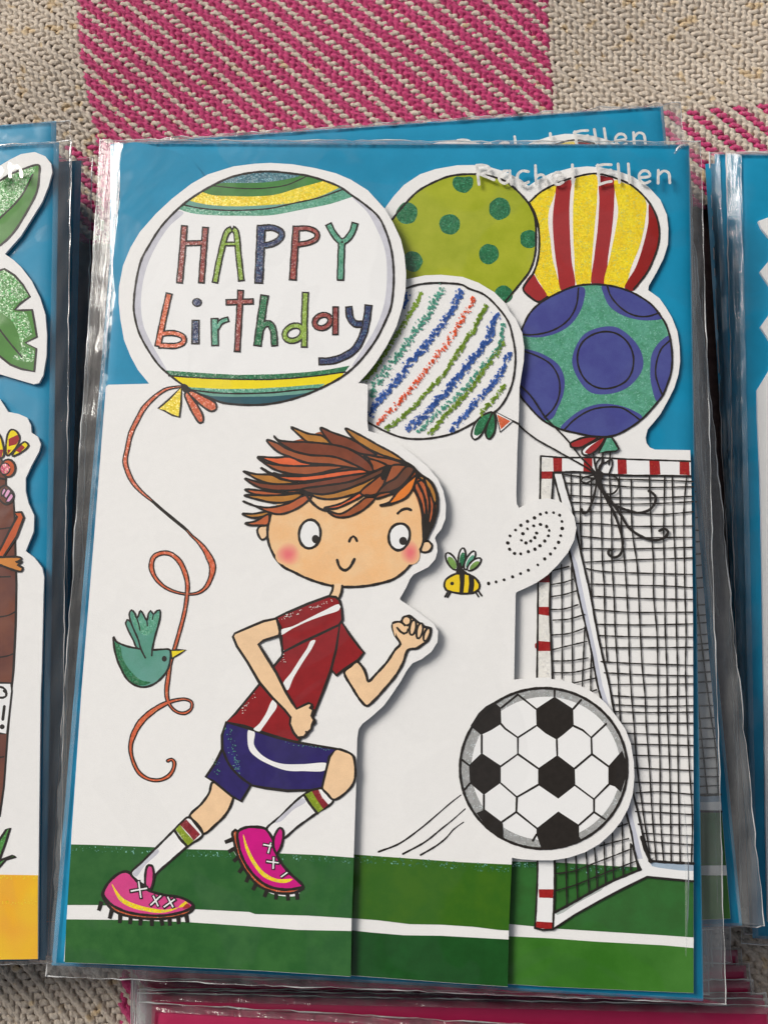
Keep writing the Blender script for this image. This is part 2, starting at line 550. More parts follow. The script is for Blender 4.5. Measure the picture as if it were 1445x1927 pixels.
Y_BEIGE = yarn_mat('beige_yarn', (186, 170, 148), (220, 206, 184), (206, 170, 104))
Y_PINK = yarn_mat('pink_yarn', (176, 48, 92), (206, 76, 122), (170, 40, 90))
Y_BASE = paint('dark_backing', (120, 96, 90), 0.2, 400, 0, 0.9)

bl = empty('woven_blanket', (0, 0, -0.004), 'coarse woven beige blanket with a wide raspberry pink band, lying under all the cards', 'blanket')
def warpmap(s, t):
    c = np.clip(0.2 + (s + 0.101) * (-1.218), -0.03, 0.24)
    x = s + np.clip(0.141 - t, -0.08, 0.15) * c
    wob = 0.0006 * np.sin(t * 90 + s * 40)
    return x + wob, t + 0.07 * s + 0.0005 * np.sin(s * 75 + t * 30)

def relief(x, y):           # the blanket is not quite flat: soft rolls beyond the piles and a dip at the far left
    k = np.clip((y - 0.128) / 0.03, 0, 1)
    return k * (0.0011 * np.sin(x * 46 + 0.6) + 0.0008 * np.sin(x * 21 - y * 60)) - 0.004 * np.exp(-((x + 0.140) ** 2 / 0.0004 + (y - 0.182) ** 2 / 0.00025))

def over(i, j):            # True where the weft lies on top
    return (i + j) % 4 < 2

rng = np.random.default_rng(5)
def yarns(name, mat, lines, along, seed):
    """lines: list of (index, [cross indices]); one joined mesh of plied yarns"""
    NS, K = 6, 10
    V, F = [], []
    base = 0
    for idx, crs in lines:
        n = len(crs)
        u = np.arange(n * NS) / NS
        zc = np.array([(1.0 if over(c, idx) else -1.0) if along == 'weft' else (-1.0 if over(idx, c) else 1.0) for c in crs])
        i0 = np.floor(u).astype(int); i1 = np.minimum(i0 + 1, n - 1)
        fr = u - i0; fr = fr * fr * (3 - 2 * fr)
        z = zc[i0] * (1 - fr) + zc[i1] * fr
        if along == 'weft': z = z * np.where(z > 0, 1.0, 0.9) - 0.1
        else: z = z * np.where(z > 0, 1.25, 1.0 if 'pink' not in name else 0.5)
        pos = (crs[0] + u) * PITCH
        lat = (idx + 0.10 * np.sin(u * 2.1 + idx * 1.7) + 0.05 * rng.standard_normal(len(u)).cumsum() * 0.02) * PITCH
        amp = 0.00055
        r0 = (0.50 if along == 'weft' else (0.74 if 'pink' in name else 0.60)) * PITCH * (1 + 0.07 * np.sin(u * 0.9 + idx * 2.3))
        if along == 'weft':       # s = position across (-> x), t = idx
            s, t = pos, lat
        else:
            s, t = lat, pos
        # lean of the floats
        x, y = warpmap(s, t)
        tw = u * 1.05 + idx * 1.3
        th = 2 * np.pi * np.arange(K) / K
        rr = r0[:, None] * (0.70 + 0.42 * np.abs(np.cos(th[None, :] - tw[:, None] * np.pi * 0.8)))
        side = rr * np.cos(th)[None, :] * 0.98
        up = rr * np.sin(th)[None, :] * (0.62 if along == 'weft' else 0.80)
        zz = z * amp + 0.0
        if along == 'weft':
            X = np.repeat(x[:, None], K, 1); Yy = y[:, None] + side * np.where(z > 0, 1.0, 0.85)[:, None] - (0.00028 * np.sin(2 * np.pi * (crs[0] + u + idx - 0.5) / 4))[:, None]
        else:
            X = x[:, None] + side; Yy = np.repeat(y[:, None], K, 1)
        # yarn tips roll sideways a little as they dive under
        if along == 'warp':
            X = X - (0.00060 * np.sin(2 * np.pi * (crs[0] + u + idx - 2.5) / 4))[:, None]
        Z = zz[:, None] + up
        P3 = np.stack([X, Yy, Z], -1).reshape(-1, 3)
        V.append(P3)
        m = len(u)
        a = base + (np.arange(m - 1)[:, None] * K + np.arange(K)[None, :])
        b = base + (np.arange(m - 1)[:, None] * K + (np.arange(K)[None, :] + 1) % K)
        if along == 'weft':
            f = np.stack([a, b, b + K, a + K], -1)
        else:
            f = np.stack([a, a + K, b + K, b], -1)
        F.append(f.reshape(-1, 4))
        base += m * K
    V = np.concatenate(V); F = np.concatenate(F)
    V[:, 2] += relief(V[:, 0], V[:, 1]) - 0.0012
    me = bpy.data.meshes.new(name)
    me.vertices.add(len(V)); me.vertices.foreach_set('co', (V - np.array([0, 0, -0.004])).ravel())
    me.loops.add(len(F) * 4); me.loops.foreach_set('vertex_index', F.ravel())
    me.polygons.add(len(F)); me.polygons.foreach_set('loop_start', np.arange(len(F)) * 4)
    me.polygons.foreach_set('use_smooth', np.ones(len(F), bool))
    me.materials.append(mat); me.update(); me.validate()
    o = link(bpy.data.objects.new(name, me), bl); o['kind'] = 'stuff'
    return o

def rows(a, b): return list(range(int(a / PITCH), int(b / PITCH)))
S_ALL = rows(-0.152, 0.124)
T_TOP, T_BOT = rows(0.104, 0.198), rows(-0.160, -0.106)
pink_s = set(rows(-0.1005, 0.0475)); pink_t = set(rows(0.06, 0.136))
for nm, mt, want in (('beige_warp_yarn', Y_BEIGE, False), ('pink_warp_yarn', Y_PINK, True)):
    ln = []
    for s in S_ALL:
        if (s in pink_s) == want:
            ln += [(s, T_TOP)]
            if s * PITCH < -0.05 or s * PITCH > 0.06: ln += [(s, T_BOT)]
    yarns(nm, mt, ln, 'warp', 1)
for nm, mt, want in (('beige_weft_yarn', Y_BEIGE, False), ('pink_weft_yarn', Y_PINK, True)):
    ln = [(t, S_ALL) for t in T_TOP if (t in pink_t) == want]
    if not want:
        ln += [(t, rows(-0.152, -0.030)) for t in T_BOT] + [(t, rows(0.065, 0.124)) for t in T_BOT]
    yarns(nm, mt, ln, 'weft', 2)
# loose fibres standing off the yarns
for nm, mt, n_, bx in (('loose_beige_fibre', Y_BEIGE, 3600, None), ('loose_pink_fibre', Y_PINK, 1500, 'p')):
    V, F = [], []
    for q in range(n_):
        if bx: s_, t_ = rng.uniform(-0.1, 0.047), rng.uniform(0.118, 0.186)
        else:
            s_ = rng.uniform(-0.142, 0.12); t_ = rng.uniform(0.118, 0.186)
            if -0.1 < s_ < 0.047 and rng.random() < 0.5: s_ = rng.choice((-0.12, 0.085)) + rng.uniform(-.018, .03)
            if rng.random() < 0.18: s_, t_ = rng.uniform(-0.142, -0.06), rng.uniform(-0.158, -0.12)
        x, y = warpmap(s_, t_); a = rng.uniform(0, 6.28); L_ = rng.uniform(0.0006, 0.0024); bend = rng.uniform(-1.4, 1.4); w = rng.uniform(1.6e-5, 3.4e-5)
        b0 = len(V); z0 = float(relief(x, y)) + rng.uniform(-0.0004, 0.0003); up = rng.uniform(0.0001, 0.0006)
        for i in range(5):
            u = i / 4; aa = a + bend * u
            nx, ny = -math.sin(aa) * w * (1.2 - u), math.cos(aa) * w * (1.2 - u)
            V += [(x + nx, y + ny, z0 + up * math.sin(u * 2.6)), (x - nx, y - ny, z0 + up * math.sin(u * 2.6))]
            x += math.cos(aa) * L_ / 4; y += math.sin(aa) * L_ / 4
            if i: F.append((b0 + 2 * i - 2, b0 + 2 * i - 1, b0 + 2 * i + 1, b0 + 2 * i))
    mesh_obj(nm, V, F, [mt], bl)['kind'] = 'stuff'
# the cloth under the piles of cards and beyond the picture, seen edge-on at most
bs = 0.0068
mesh_obj('backing_cloth', [(-0.34, -0.42, -bs), (0.34, -0.42, -bs), (0.34, 0.42, -bs), (-0.34, 0.42, -bs),
                           (-0.34, -0.42, -0.009), (0.34, -0.42, -0.009), (0.34, 0.42, -0.009), (-0.34, 0.42, -0.009)],
         [(0, 1, 2, 3), (7, 6, 5, 4), (0, 4, 5, 1), (1, 5, 6, 2), (2, 6, 7, 3), (3, 7, 4, 0)], [Y_BASE], bl)


# ================================================================== ENVELOPES AND CLEAR SLEEVES
EW, EH = 0.1630, 0.2257
def pillow_env(name, c, ang, z, mat, label, group, thick=0.0016, parent=None, seed=0):
    """an envelope: c = centre (x, y), z = height of its face; soft rounded edges"""
    root = empty(name, (c[0], c[1], z - thick), label, 'envelope', group)
    root.rotation_euler.z = ang
    def axis(L):
        e = [0, .0003, .0008, .0016, .003, .005, .009]
        q = [x for x in e] + list(np.linspace(.018, L - .018, 12)) + [L - x for x in reversed(e)]
        return [x - L / 2 for x in q]
    xs, ys = axis(EW), axis(EH)
    rs = np.random.default_rng(seed + 11); p1, p2, p3 = rs.random(3) * 6
    def prof(d):
        d = min(d / 0.0042, 1.0); return 1 - (1 - d) ** 2.2
    V, F = [], []
    nx, ny = len(xs), len(ys)
    for sgn in (1, -1):
        for y in ys:
            for x in xs:
                h = prof(EW / 2 - abs(x)) * prof(EH / 2 - abs(y))
                w = 0.00022 * math.sin(x * 60 + p1) * math.sin(y * 45 + p2) * h
                zz = thick * 0.5 + (thick * 0.5 * h + w if sgn > 0 else -thick * 0.5 * h)
                V.append((x, y, zz))
    o = nx * ny
    for j in range(ny - 1):
        for i in range(nx - 1):
            a = j * nx + i
            F.append((a, a + 1, a + nx + 1, a + nx)); F.append((o + a, o + a + nx, o + a + nx + 1, o + a + 1))
    me = bpy.data.meshes.new('front_and_back')
    me.from_pydata(V, [], F); me.materials.append(mat)
    me.polygons.foreach_set('use_smooth', [True] * len(F)); me.update()
    link(bpy.data.objects.new('paper_body', me), root)
    # the gummed flap showing as a faint step through the paper
    fl = [(-EW/2 + .004, EH/2 - .001), (-EW/2 + .0035, EH/2 - .0125), (-EW/2 + .02, EH/2 - .0155), (-EW/2 + .045, EH/2 - .019), (-EW/2 + .062, EH/2 - .026),
          (-EW/2 + .07, EH/2 - .033), (EW/2 - .07, EH/2 - .033), (EW/2 - .062, EH/2 - .026), (EW/2 - .045, EH/2 - .019),
          (EW/2 - .02, EH/2 - .0155), (EW/2 - .0035, EH/2 - .0125), (EW/2 - .004, EH/2 - .001)]
    return root

def sleeve_obj(c, ang, z, quad, label, group, ewh=(EW, EH), seed=1, droop=0.002, seam_r=0.00017, amp=0.0004, name='clear_sleeve', film=None):
    """clear film margin round an envelope; quad = outer corners TL TR BR BL in place coordinates (x, y)"""
    root = empty(name, (c[0], c[1], z - 0.001), label, 'sleeve', group)
    rs = np.random.default_rng(seed); ph = rs.random(8) * 6
    ca, sa = math.cos(ang), math.sin(ang)
    def loc(x, y):
        dx, dy = x - c[0], y - c[1]; return dx * ca + dy * sa, -dx * sa + dy * ca
    Q = [np.array(loc(*q)) for q in quad]
    inner = [np.array(q) for q in ((-EW/2, EH/2), (EW/2, EH/2), (EW/2, -EH/2), (-EW/2, -EH/2))]
    inset = 0.0011
    inn = [q * np.array([1 - inset * 2 / EW, 1 - inset * 2 / EH]) for q in inner]
    V, F = [], []
    NA, NL = 7, 70
    def height(p, q, a):
        out = q
        w = amp * (math.sin(a * 37 + ph[0] + 2.2 * math.sin(a * 9 + ph[1])) * 0.6 + 0.5 * math.sin(a * 83 + ph[2]) + 0.4 * math.sin(q * 5 + a * 21 + ph[3]))
        return 0.0004 * (1 - q) - droop * out ** 1.4 + w * math.sin(min(1, q * 1.3) * math.pi * 0.6) * 1.0
    for sd in range(4):
        a0, a1 = Q[sd], Q[(sd + 1) % 4]; b0, b1 = inn[sd], inn[(sd + 1) % 4]
        base = len(V)
        for i in range(NL + 1):
            s = i / NL
            A = a0 * (1 - s) + a1 * s; B = b0 * (1 - s) + b1 * s
            edge = 0.00014 * math.sin(s * 17 + ph[4] + sd) + 0.00006 * math.sin(s * 90 + ph[5])
            dirv = (A - B); l = np.linalg.norm(dirv) + 1e-9
            tap = math.sin(math.pi * min(1, max(0, s)))
            A = A + dirv / l * edge * tap
            for j in range(NA):
                q = j / (NA - 1)
                p = B * (1 - q) + A * q
                V.append((p[0], p[1], 0.001 + height(p, q, s * 3 + sd)))
        for i in range(NL):
            for j in range(NA - 1):
                a = base + i * NA + j
                F.append((a, a + NA, a + NA + 1, a + 1))
    me = bpy.data.meshes.new('film_margin'); me.from_pydata(V, [], F); me.materials.append(film or FILM)
    me.polygons.foreach_set('use_smooth', [True] * len(F)); me.update()
    root.rotation_euler.z = ang
    link(bpy.data.objects.new('film_margin', me), root)
    # welded / folded rim: a fine rounded edge
    for sd in range(4):
        base = sd * (NL + 1) * NA
        line = [V[base + i * NA + NA - 1] for i in range(NL + 1)]
        V2, F2 = [], []; K = 5
        for i, p in enumerate(line):
            p0 = np.array(line[max(0, i - 1)]); p1 = np.array(line[min(NL, i + 1)]); d = p1 - p0; d /= np.linalg.norm(d) + 1e-9
            n = np.cross(d, [0, 0, 1]); n /= np.linalg.norm(n) + 1e-9
            r = seam_r * (0.6 + 0.4 * math.sin(i * 0.7 + ph[6]))
            for k in range(K):
                a = 2 * math.pi * k / K
                V2.append(tuple(np.array(p) + n * math.cos(a) * r * 1.3 + np.array([0, 0, 1]) * math.sin(a) * r))
        for i in range(NL):
            for k in range(K):
                F2.append((i * K + k, i * K + (k + 1) % K, (i + 1) * K + (k + 1) % K, (i + 1) * K + k))
        me = bpy.data.meshes.new('seam'); me.from_pydata(V2, [], F2); me.materials.append(SEAM)
        me.polygons.foreach_set('use_smooth', [True] * len(F2)); me.update()
        link(bpy.data.objects.new('seam', me), root)
    return root

def corner_centre(which, px, py, z, ang):
    """centre of an envelope whose given corner is seen at px,py"""
    p = P(px, py, z)
    lx = -EW / 2 if 'L' in which else EW / 2
    ly = EH / 2 if 'T' in which else -EH / 2
    ca, sa = math.cos(ang), math.sin(ang)
    return (p[0] - (lx * ca - ly * sa), p[1] - (lx * sa + ly * ca))
D = math.radians
def qpx(z, *c): return [P(x, y, z)[:2] for x, y in c]
def qoff(c, ang, l, r, t, b, sk=0):
    ca, sa = math.cos(ang), math.sin(ang)
    q = [(-EW/2 - l - sk, EH/2 + t), (EW/2 + r, EH/2 + t), (EW/2 + r + sk, -EH/2 - b), (-EW/2 - l, -EH/2 - b)]
    return [(c[0] + x * ca - y * sa, c[1] + x * sa + y * ca) for x, y in q]

# front packet and the one beneath it
pillow_env('envelope', (-0.0005, 0), 0, ZT, BLUE, 'blue envelope directly behind the big footballer card, topmost of the middle pile', 'blue envelopes', seed=1)
sleeve_obj((0, 0), 0, ZT, qpx(ZT - 0.0015, (189, 262), (1318, 265), (1366, 1890), (86, 1838)),
           'clear crinkled film sleeve round the front footballer card, topmost of the middle pile', 'clear film sleeves', seed=3, droop=0.0018)
A2 = D(4.41); Z2 = ZT - 0.006
c2 = corner_centre('TR', 1248, 196, Z2, A2)
pillow_env('envelope', c2, A2, Z2, BLUE, 'blue envelope second from the top of the middle pile, turned slightly askew', 'blue envelopes', seed=2)
sleeve_obj(c2, A2, Z2, qpx(Z2 - 0.001, (240, 262), (1281, 190), (1440, 1745), (300, 1800)),
           'clear film sleeve second in the middle pile, with a wide crumpled right margin', 'clear film sleeves', seed=8, droop=0.002, amp=0.0009, film=FILM_W)
for i, (dx, dy, a, dz, txt) in enumerate(((-0.0008, -0.001, 0.4, 0.0105, 'third'), (0.0012, 0.0, 1.2, 0.0145, 'fourth'), (0.002, 0.0015, 2.2, 0.0185, 'fifth'), (-0.0002, -0.001, 0.8, 0.0225, 'lowest'))):
    pillow_env('envelope', (dx, dy), D(a), ZT - dz, BLUE, 'blue envelope ' + txt + ' in the middle pile, hidden under the footballer cards', 'blue envelopes', seed=20 + i, thick=0.0034)
    sleeve_obj((dx, dy), D(a), ZT - dz, qoff((dx, dy), D(a), 0.0035 + 0.0012 * (i % 2), 0.0045 + 0.001 * i, 0.0015, 0.002),
               'clear film sleeve ' + txt + ' in the middle pile, rim showing in the left gap', 'clear film sleeves', seed=30 + i, droop=0.0025, amp=0.0007, film=FILM_W)

# tension creases of the front film and the flap step of the front envelope
fs = [o for o in COL.objects if o.get('label', '').startswith('clear crinkled film')][0]
for cr in ([(1286,1500),(1292,1640),(1290,1800)], [(1268,290),(1280,276),(1294,272)]):
    p = crom(cr, False, 6); n = len(p); V, F = [], []
    for i, (x, y) in enumerate(p):
        a, c_ = p[max(0, i - 1)], p[min(n - 1, i + 1)]; dx, dy = c_[0] - a[0], c_[1] - a[1]; l = math.hypot(dx, dy) or 1
        w = 3.4 * math.sin(math.pi * (i + .4) / n) + 0.6; h = 0.00028 * math.sin(math.pi * (i + .4) / n)
        for q, hh in ((-1, 0), (-.35, h * .6), (0, h), (.3, h * .5), (1, 0)):
            V.append(P(x - dy / l * w * q, y + dx / l * w * q, ZT + 0.0041 + hh))
        if i < n - 1:
            for k in range(4): F.append((i * 5 + k, i * 5 + 5 + k, i * 5 + 6 + k, i * 5 + 1 + k))
    o = mesh_obj('crease', V, F, [FILM], fs, None, True)
fe = [o for o in COL.objects if o.get('label', '').startswith('blue envelope directly')][0]
sheet_obj('flap', [(236,272),(300,277),(336,288),(364,306),(384,330),(400,352),(420,380),(380,460),(300,560),(236,600),(214,520),(226,380)], (ZT + 0.0007, 0, 0), fe, 0.0004, BLUE, True)

# left pile
AA = D(4.16); ZA = ZT - 0.0005
cA = corner_centre('TR', 110, 265, ZA, AA)
pillow_env('envelope', cA, AA, ZA, BLUE, 'blue envelope behind the palm tree card, topmost of the left pile', 'blue envelopes', seed=3)
sleeve_obj(cA, AA, ZA, qoff(cA, AA, 0.003, 0.0034, 0.0007, 0.0009), 'clear film sleeve round the palm tree card, topmost of the left pile', 'clear film sleeves', seed=5, droop=0.0014)
ZB = ZA - 0.0035; AB = D(4.6)
cB = corner_centre('TR', 105, 225, ZB, AB)
pillow_env('envelope', cB, AB, ZB, BLUE, 'blue envelope second from top of left pile, top edge above the palm tree card', 'blue envelopes', seed=4)
sleeve_obj(cB, AB, ZB, qoff(cB, AB, 0.003, 0.0037, 0.0006, 0.001), 'clear film sleeve second from the top of the left pile', 'clear film sleeves', seed=6)
ZC = ZA - 0.0070; AC = D(3.4)
cC = corner_centre('TR', 150, 296, ZC, AC)
pillow_env('envelope', cC, AC, ZC, BLUE, 'blue envelope low in the left pile, sticking out to the right beside the dark gap', 'blue envelopes', seed=6, thick=0.0035)
sleeve_obj(cC, AC, ZC, qoff(cC, AC, 0.003, 0.0032, 0.0009, 0.001), 'clear film sleeve low in the left pile, its folded margin in the dark gap', 'clear film sleeves', seed=7, amp=0.0006)
for i, dz in enumerate((0.0148, 0.0200)):
    cc = (cC[0] - 0.004 - 0.002 * i, cC[1] - 0.001)
    pillow_env('envelope', cc, D(3.8 + i * .4), ZA - dz, BLUE, ('blue envelope fourth in the left pile, in the shade' if i == 0 else 'blue envelope at the bottom of the left pile, in the shade'), 'blue envelopes', seed=40 + i, thick=0.004)

# right pile (low: it lies almost on the blanket)
Z5 = 0.0062; A5 = D(-0.19)
c5 = corner_centre('TL', 1386, 287, Z5, A5)
pillow_env('envelope', c5, A5, Z5, BLUE, 'blue envelope behind the zigzag-edged card, topmost of the right pile', 'blue envelopes', seed=9)
sleeve_obj(c5, A5, Z5, qpx(Z5, (1437, 240), (1660, 240), (1700, 1775), (1427, 1772)) if False else qoff(c5, A5, 0.0026, 0.004, 0.0012, 0.0018), 'clear film sleeve round the zigzag-edged card, topmost of the right pile', 'clear film sleeves', seed=12)
Z6 = 0.0034; A6 = D(1.3)
c6 = corner_centre('TL', 1345, 287, Z6, A6)
pillow_env('envelope', c6, A6, Z6, BLUE, 'blue envelope second in the right pile, a narrow strip left of the upper one', 'blue envelopes', seed=10)
sleeve_obj(c6, A6, Z6, qoff(c6, A6, 0.0012, 0.004, 0.0012, 0.0018), 'clear film sleeve second in the right pile', 'clear film sleeves', seed=13, amp=0.0005)

Z7 = 0.0019; A7 = D(2.2)
c7 = corner_centre('TL', 1327, 306, Z7, A7)
pillow_env('envelope', c7, A7, Z7, BLUE, 'blue envelope lowest in the right pile, in the shade beside the front sleeve', 'blue envelopes', seed=14, thick=0.0013)

# magenta envelopes at the bottom edge
pk = [(1389, 1790, 0.0018, 3.0, 'deepest magenta envelope below the footballer card, only a corner showing'),
      (1405, 1819, 0.0034, 3.2, 'second deepest magenta envelope below the footballer card'),
      (1412, 1850, 0.0052, 2.9, 'middle magenta envelope of the pile below the footballer card'),
      (1437, 1875, 0.0072, 2.6, 'fourth from top magenta envelope of the pile below the footballer card'),
      (1440, 1886, 0.0086, 2.2, 'third from top magenta envelope of the pile, a thin dark stripe below the footballer card'),
      (1448, 1899, 0.0102, 1.9, 'magenta envelope just beneath the topmost one at the bottom edge'),
      (1466, 1962, 0.0128, 0.0, 'topmost magenta envelope at the bottom edge of the photo')]
for i, (x, y, z, a, lb) in enumerate(pk):
    cc = corner_centre('TR', x, y, z, D(a))
    pillow_env('envelope', cc, D(a), z, PINKENV, lb, 'magenta envelopes', seed=50 + i, thick=0.0018)
    sleeve_obj(cc, D(a), z, qoff(cc, D(a), 0.0040, 0.0009, 0.0005, 0.0005), 'clear film sleeve on the ' + lb.replace(' below the footballer card', '').replace(', only a corner showing', '').replace(' of the pile', '').replace(' of the photo',''), 'clear film sleeves of the magenta envelopes', seed=60 + i, droop=0.001, amp=0.0004)


# ================================================================== THE FOOTBALLER CARD (three die-cut leaves folded over one another)
card = empty('greeting_card', (0, 0, ZT), 'birthday card of a running footballer boy with balloons, on the front of the middle pile', 'greeting card', 'footballer birthday cards')
SB = (ZT + 0.0006, 0.002, -0.08)
SM = (ZT + 0.0013, 0.0110, -0.08)
SF = (ZT + 0.0021, 0.0240, -0.08)

# ---- back leaf
back_out = [(690,500),(724,392),(740,370),(760,348),(790,328),(820,318),(860,311),(890,310.5),(920,314),(950,323),(980,338),(994,350),
 (1012,338),(1036,326),(1074,316),(1104,313),(1130,315),(1160,321),(1190,332),(1220,352),(1242,376),(1254,404),(1257,430),(1256,460),(1248,486),(1236,510),(1220,538),(1219,546),
 (1240,561),(1252,578),(1264,598),(1274,624),(1278,652),(1279,680),(1276,704),(1268,730),(1256,754),(1242,779),(1230,794),(1218,808),(1214,824),(1216,834),(1222,842),(1232,846),(1298,847),
 (1300,900),(1303,1160),(1304,1450),(1304.5,1869),(1257,1867),(1030,1857),(955,1852),(700,1838),(160,1805),(170,1300),(215,760),(600,760)]
back = sheet_obj('back_leaf', back_out, SB, card)
Zt = (720, 290)
b = Print('printed_balloon', SB, back).at(Zt)
b.fill('90,610 200,480 330,350 480,260 640,210 850,190 1000,205 1150,255 1280,360 1380,480 1430,600 1440,750 1430,950 1380,1100 1290,1220 1150,1390 900,1350 400,1300 100,1100 60,800', OLIVE)
for x, y, r in ((755,265,98),(225,555,102),(630,660,97),(1100,515,102),(1375,800,84),(995,940,93),(280,1010,95),(1135,1320,84)):
    q = ell(x, y, r, r * 1.02, 0, 14)
    if y == 265: q = [(a, max(c, 213)) for a, c in q]
    if x == 225: q = [(max(a, 110 + max(0, 560 - c) * 0.75), c) for a, c in q]
    if x == 1375: q = [(min(a, 1436), c) for a, c in q]
    b.fill([(a + random.uniform(-4, 4), c + random.uniform(-4, 4)) for a, c in q], GL_GREEN)
b.line('90,615 140,550 200,480 330,350 480,265 640,205 850,188 1000,205 1150,255 1280,360 1380,480 1430,600 1440,750 1430,950 1380,1100 1290,1220 1150,1390', 3.2)
b.build()
Z6o = (980, 290)
b = Print('printed_balloon', SB, back, 14).at(Z6o)
b.fill('75,455 180,360 340,275 520,215 700,185 870,220 1040,295 1200,450 1270,580 1300,720 1290,850 1240,1000 1180,1120 1060,1270 980,1290 700,1290 500,1300 250,1360 170,1390 20,1280 110,1120 165,950 170,700 130,560', paint('pale_print', (236, 226, 214), 0.03, 200, 0.6))
b.fill('80,455 180,365 330,300 310,400 265,520 255,650 275,800 300,1000 340,1150 370,1290 250,1340 200,1250 125,1110 165,950 170,700 130,560', GL_YEL)
b.fill('110,1125 160,1200 245,1345 170,1390 20,1270', STRIPE)
b.fill('340,290 400,265 470,245 462,380 455,520 460,750 475,1000 500,1250 385,1290 340,1080 310,850 298,600 320,400', STRIPE)
b.fill('525,218 620,203 705,197 715,400 690,700 665,1000 640,1240 535,1245 500,950 488,650 495,400', GL_YEL)
b.fill('740,205 800,212 865,230 875,450 855,700 820,950 775,1240 670,1240 690,950 720,700 735,450', STRIPE)
b.fill('880,245 960,270 1040,305 1170,435 1170,600 1120,850 1040,1050 960,1265 790,1245 840,950 890,700 912,530', GL_YEL)
b.fill('1205,470 1270,580 1298,720 1288,850 1238,1000 1178,1120 1050,1285 975,1260 1080,1060 1150,850 1195,650', paint('deep_red_stripe_print', (140, 24, 20), 0.06, 300, 0.6))
b.line('1060,1270 1180,1120 1240,1000 1290,850 1300,720 1270,580 1200,450 1040,295 870,220 700,183 520,213 340,275 180,360 75,455', 3.0)
b.line('75,455 130,560 165,700 165,950 120,1110 20,1270 80,1340 170,1390 250,1340', 3.2)
b.build()
Z8 = (960, 530)
b = Print('printed_balloon', SB, back, 30).at(Z8)
bo = '60,600 80,500 105,450 180,300 280,200 450,105 600,45 750,25 920,35 1080,75 1200,130 1330,220 1410,320 1460,400 1500,530 1520,700 1510,850 1480,950 1430,1070 1360,1160 1250,1280 1130,1370 980,1445 820,1458 600,1420 450,1380 300,1300 180,1180 85,1050 60,800'
b.fill(bo, GL_TEAL)
for s in ('870,425 1000,430 1130,520 1220,640 1250,780 1200,900 1080,1010 900,1060 750,1040 640,920 580,760 610,620 700,490',
          '105,450 180,300 280,200 450,105 600,50 695,60 690,180 650,290 560,410 420,490 250,525 110,500',
          '860,32 880,130 930,230 1040,310 1180,355 1300,365 1425,345 1400,300 1330,220 1200,130 1080,75',
          '70,640 130,635 220,650 340,700 450,780 505,900 500,1050 450,1180 390,1290 300,1300 180,1180 85,1050 60,800',
          '1495,510 1400,570 1330,680 1315,800 1320,950 1380,1130 1430,1070 1480,950 1510,850 1520,700',
          '470,1385 560,1280 700,1190 850,1150 1000,1160 1150,1210 1240,1275 1130,1370 980,1445 820,1458 600,1420'):
    b.fill(s, VIOLET)
b.line('890,470 1000,490 1100,570 1155,700 1140,850 1080,940 950,1000 830,1000 720,940 650,830 630,700 670,580 770,500', 2.8, closed=True)
for s in ('640,60 620,220 560,340 470,420 350,475 200,500 110,495', '910,40 940,130 1010,220 1100,290 1200,325 1300,325 1400,292',
          '120,650 250,700 370,770 440,870 465,980 450,1100 400,1200 320,1280', '1497,555 1420,630 1375,750 1365,870 1390,970 1425,1060',
          '505,1395 600,1300 750,1210 900,1180 1050,1190 1150,1250 1215,1300'):
    b.line(s, 2.6)
b.line(bo, 3.0, closed=True)
b.build()
# grass, goal, net
g3 = Print('printed_grass', SB, back)
g3.fill([(700,1606),(962,1621),(1009,1622),(1045,1623),(1100,1626),(1140,1629),(1200,1632),(1262,1640),(1304,1642),(1304,1764),(1249,1760),(1054,1748),(960,1739),(700,1725)], GRASS3, False)
g3.fill([(700,1748),(960,1762),(1040,1766),(1120,1772),(1249,1779),(1304,1784),(1304.3,1868.6),(1257,1866.6),(1030,1856.6),(955,1851.6),(700,1838)], GRASS3B, False)
for i in range(70):
    x = random.choice((random.uniform(963, 1008), random.uniform(1046, 1180)))
    y = 1622 + (x - 962) * 0.045 + random.uniform(1, 16) * (0.5 + 0.5 * (1090 < x < 1140)); r = random.uniform(0.7, 2.0)
    g3.fill(ell(x, y, r * 1.5, r, random.uniform(0, 180), 5), GL_DUST, False)
g3.build()
gp = Print('printed_goal', SB, back, 80)
WHITEP = paint('white_print', (234, 232, 226), 0.012, 100, 0.6, fine=0.02)
# base rails
gp.fill([(1043,1718),(1108,1682),(1152,1658),(1200,1638),(1196,1612),(1230,1612),(1221,1620),(1262,1622.5),(1304,1625),(1304,1658),(1256,1654),(1217,1650),(1172,1672),(1130,1694),(1080,1722),(1040,1749)], WHITEP, False)
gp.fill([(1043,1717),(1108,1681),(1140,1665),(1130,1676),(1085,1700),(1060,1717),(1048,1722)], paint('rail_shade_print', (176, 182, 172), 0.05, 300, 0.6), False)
gp.fill([(1221,1621),(1262,1623.5),(1304,1626),(1304,1639),(1278,1638),(1240,1633),(1226,1630)], GREYB, False)
# leaning strut
sl = [(1041,892),(1048,920),(1056,950),(1066,1015),(1076,1060),(1088,1120),(1100,1172),(1112,1226),(1124,1290),(1132,1320),(1148,1390),(1163,1460),(1178,1530),(1188,1570),(1196,1616),(1205,1636)]
sr = [(1058,892),(1068,928),(1076,954),(1084,1000),(1097,1060),(1110,1116),(1120,1172),(1132,1230),(1144,1280),(1156,1344),(1176,1420),(1192,1498),(1200,1530),(1210,1575),(1224,1622)]
gp.fill(sl + [(1215, 1640)] + sr[::-1], WHITEP, False)
mid_ = [((a[0] * .55 + b_[0] * .45), a[1]) for a, b_ in zip(sl[4:-1], sr[4:])]
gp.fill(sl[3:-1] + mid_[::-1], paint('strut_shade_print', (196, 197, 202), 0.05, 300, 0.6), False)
gp.line(sl, 3.2); gp.line(sr, 3.2)
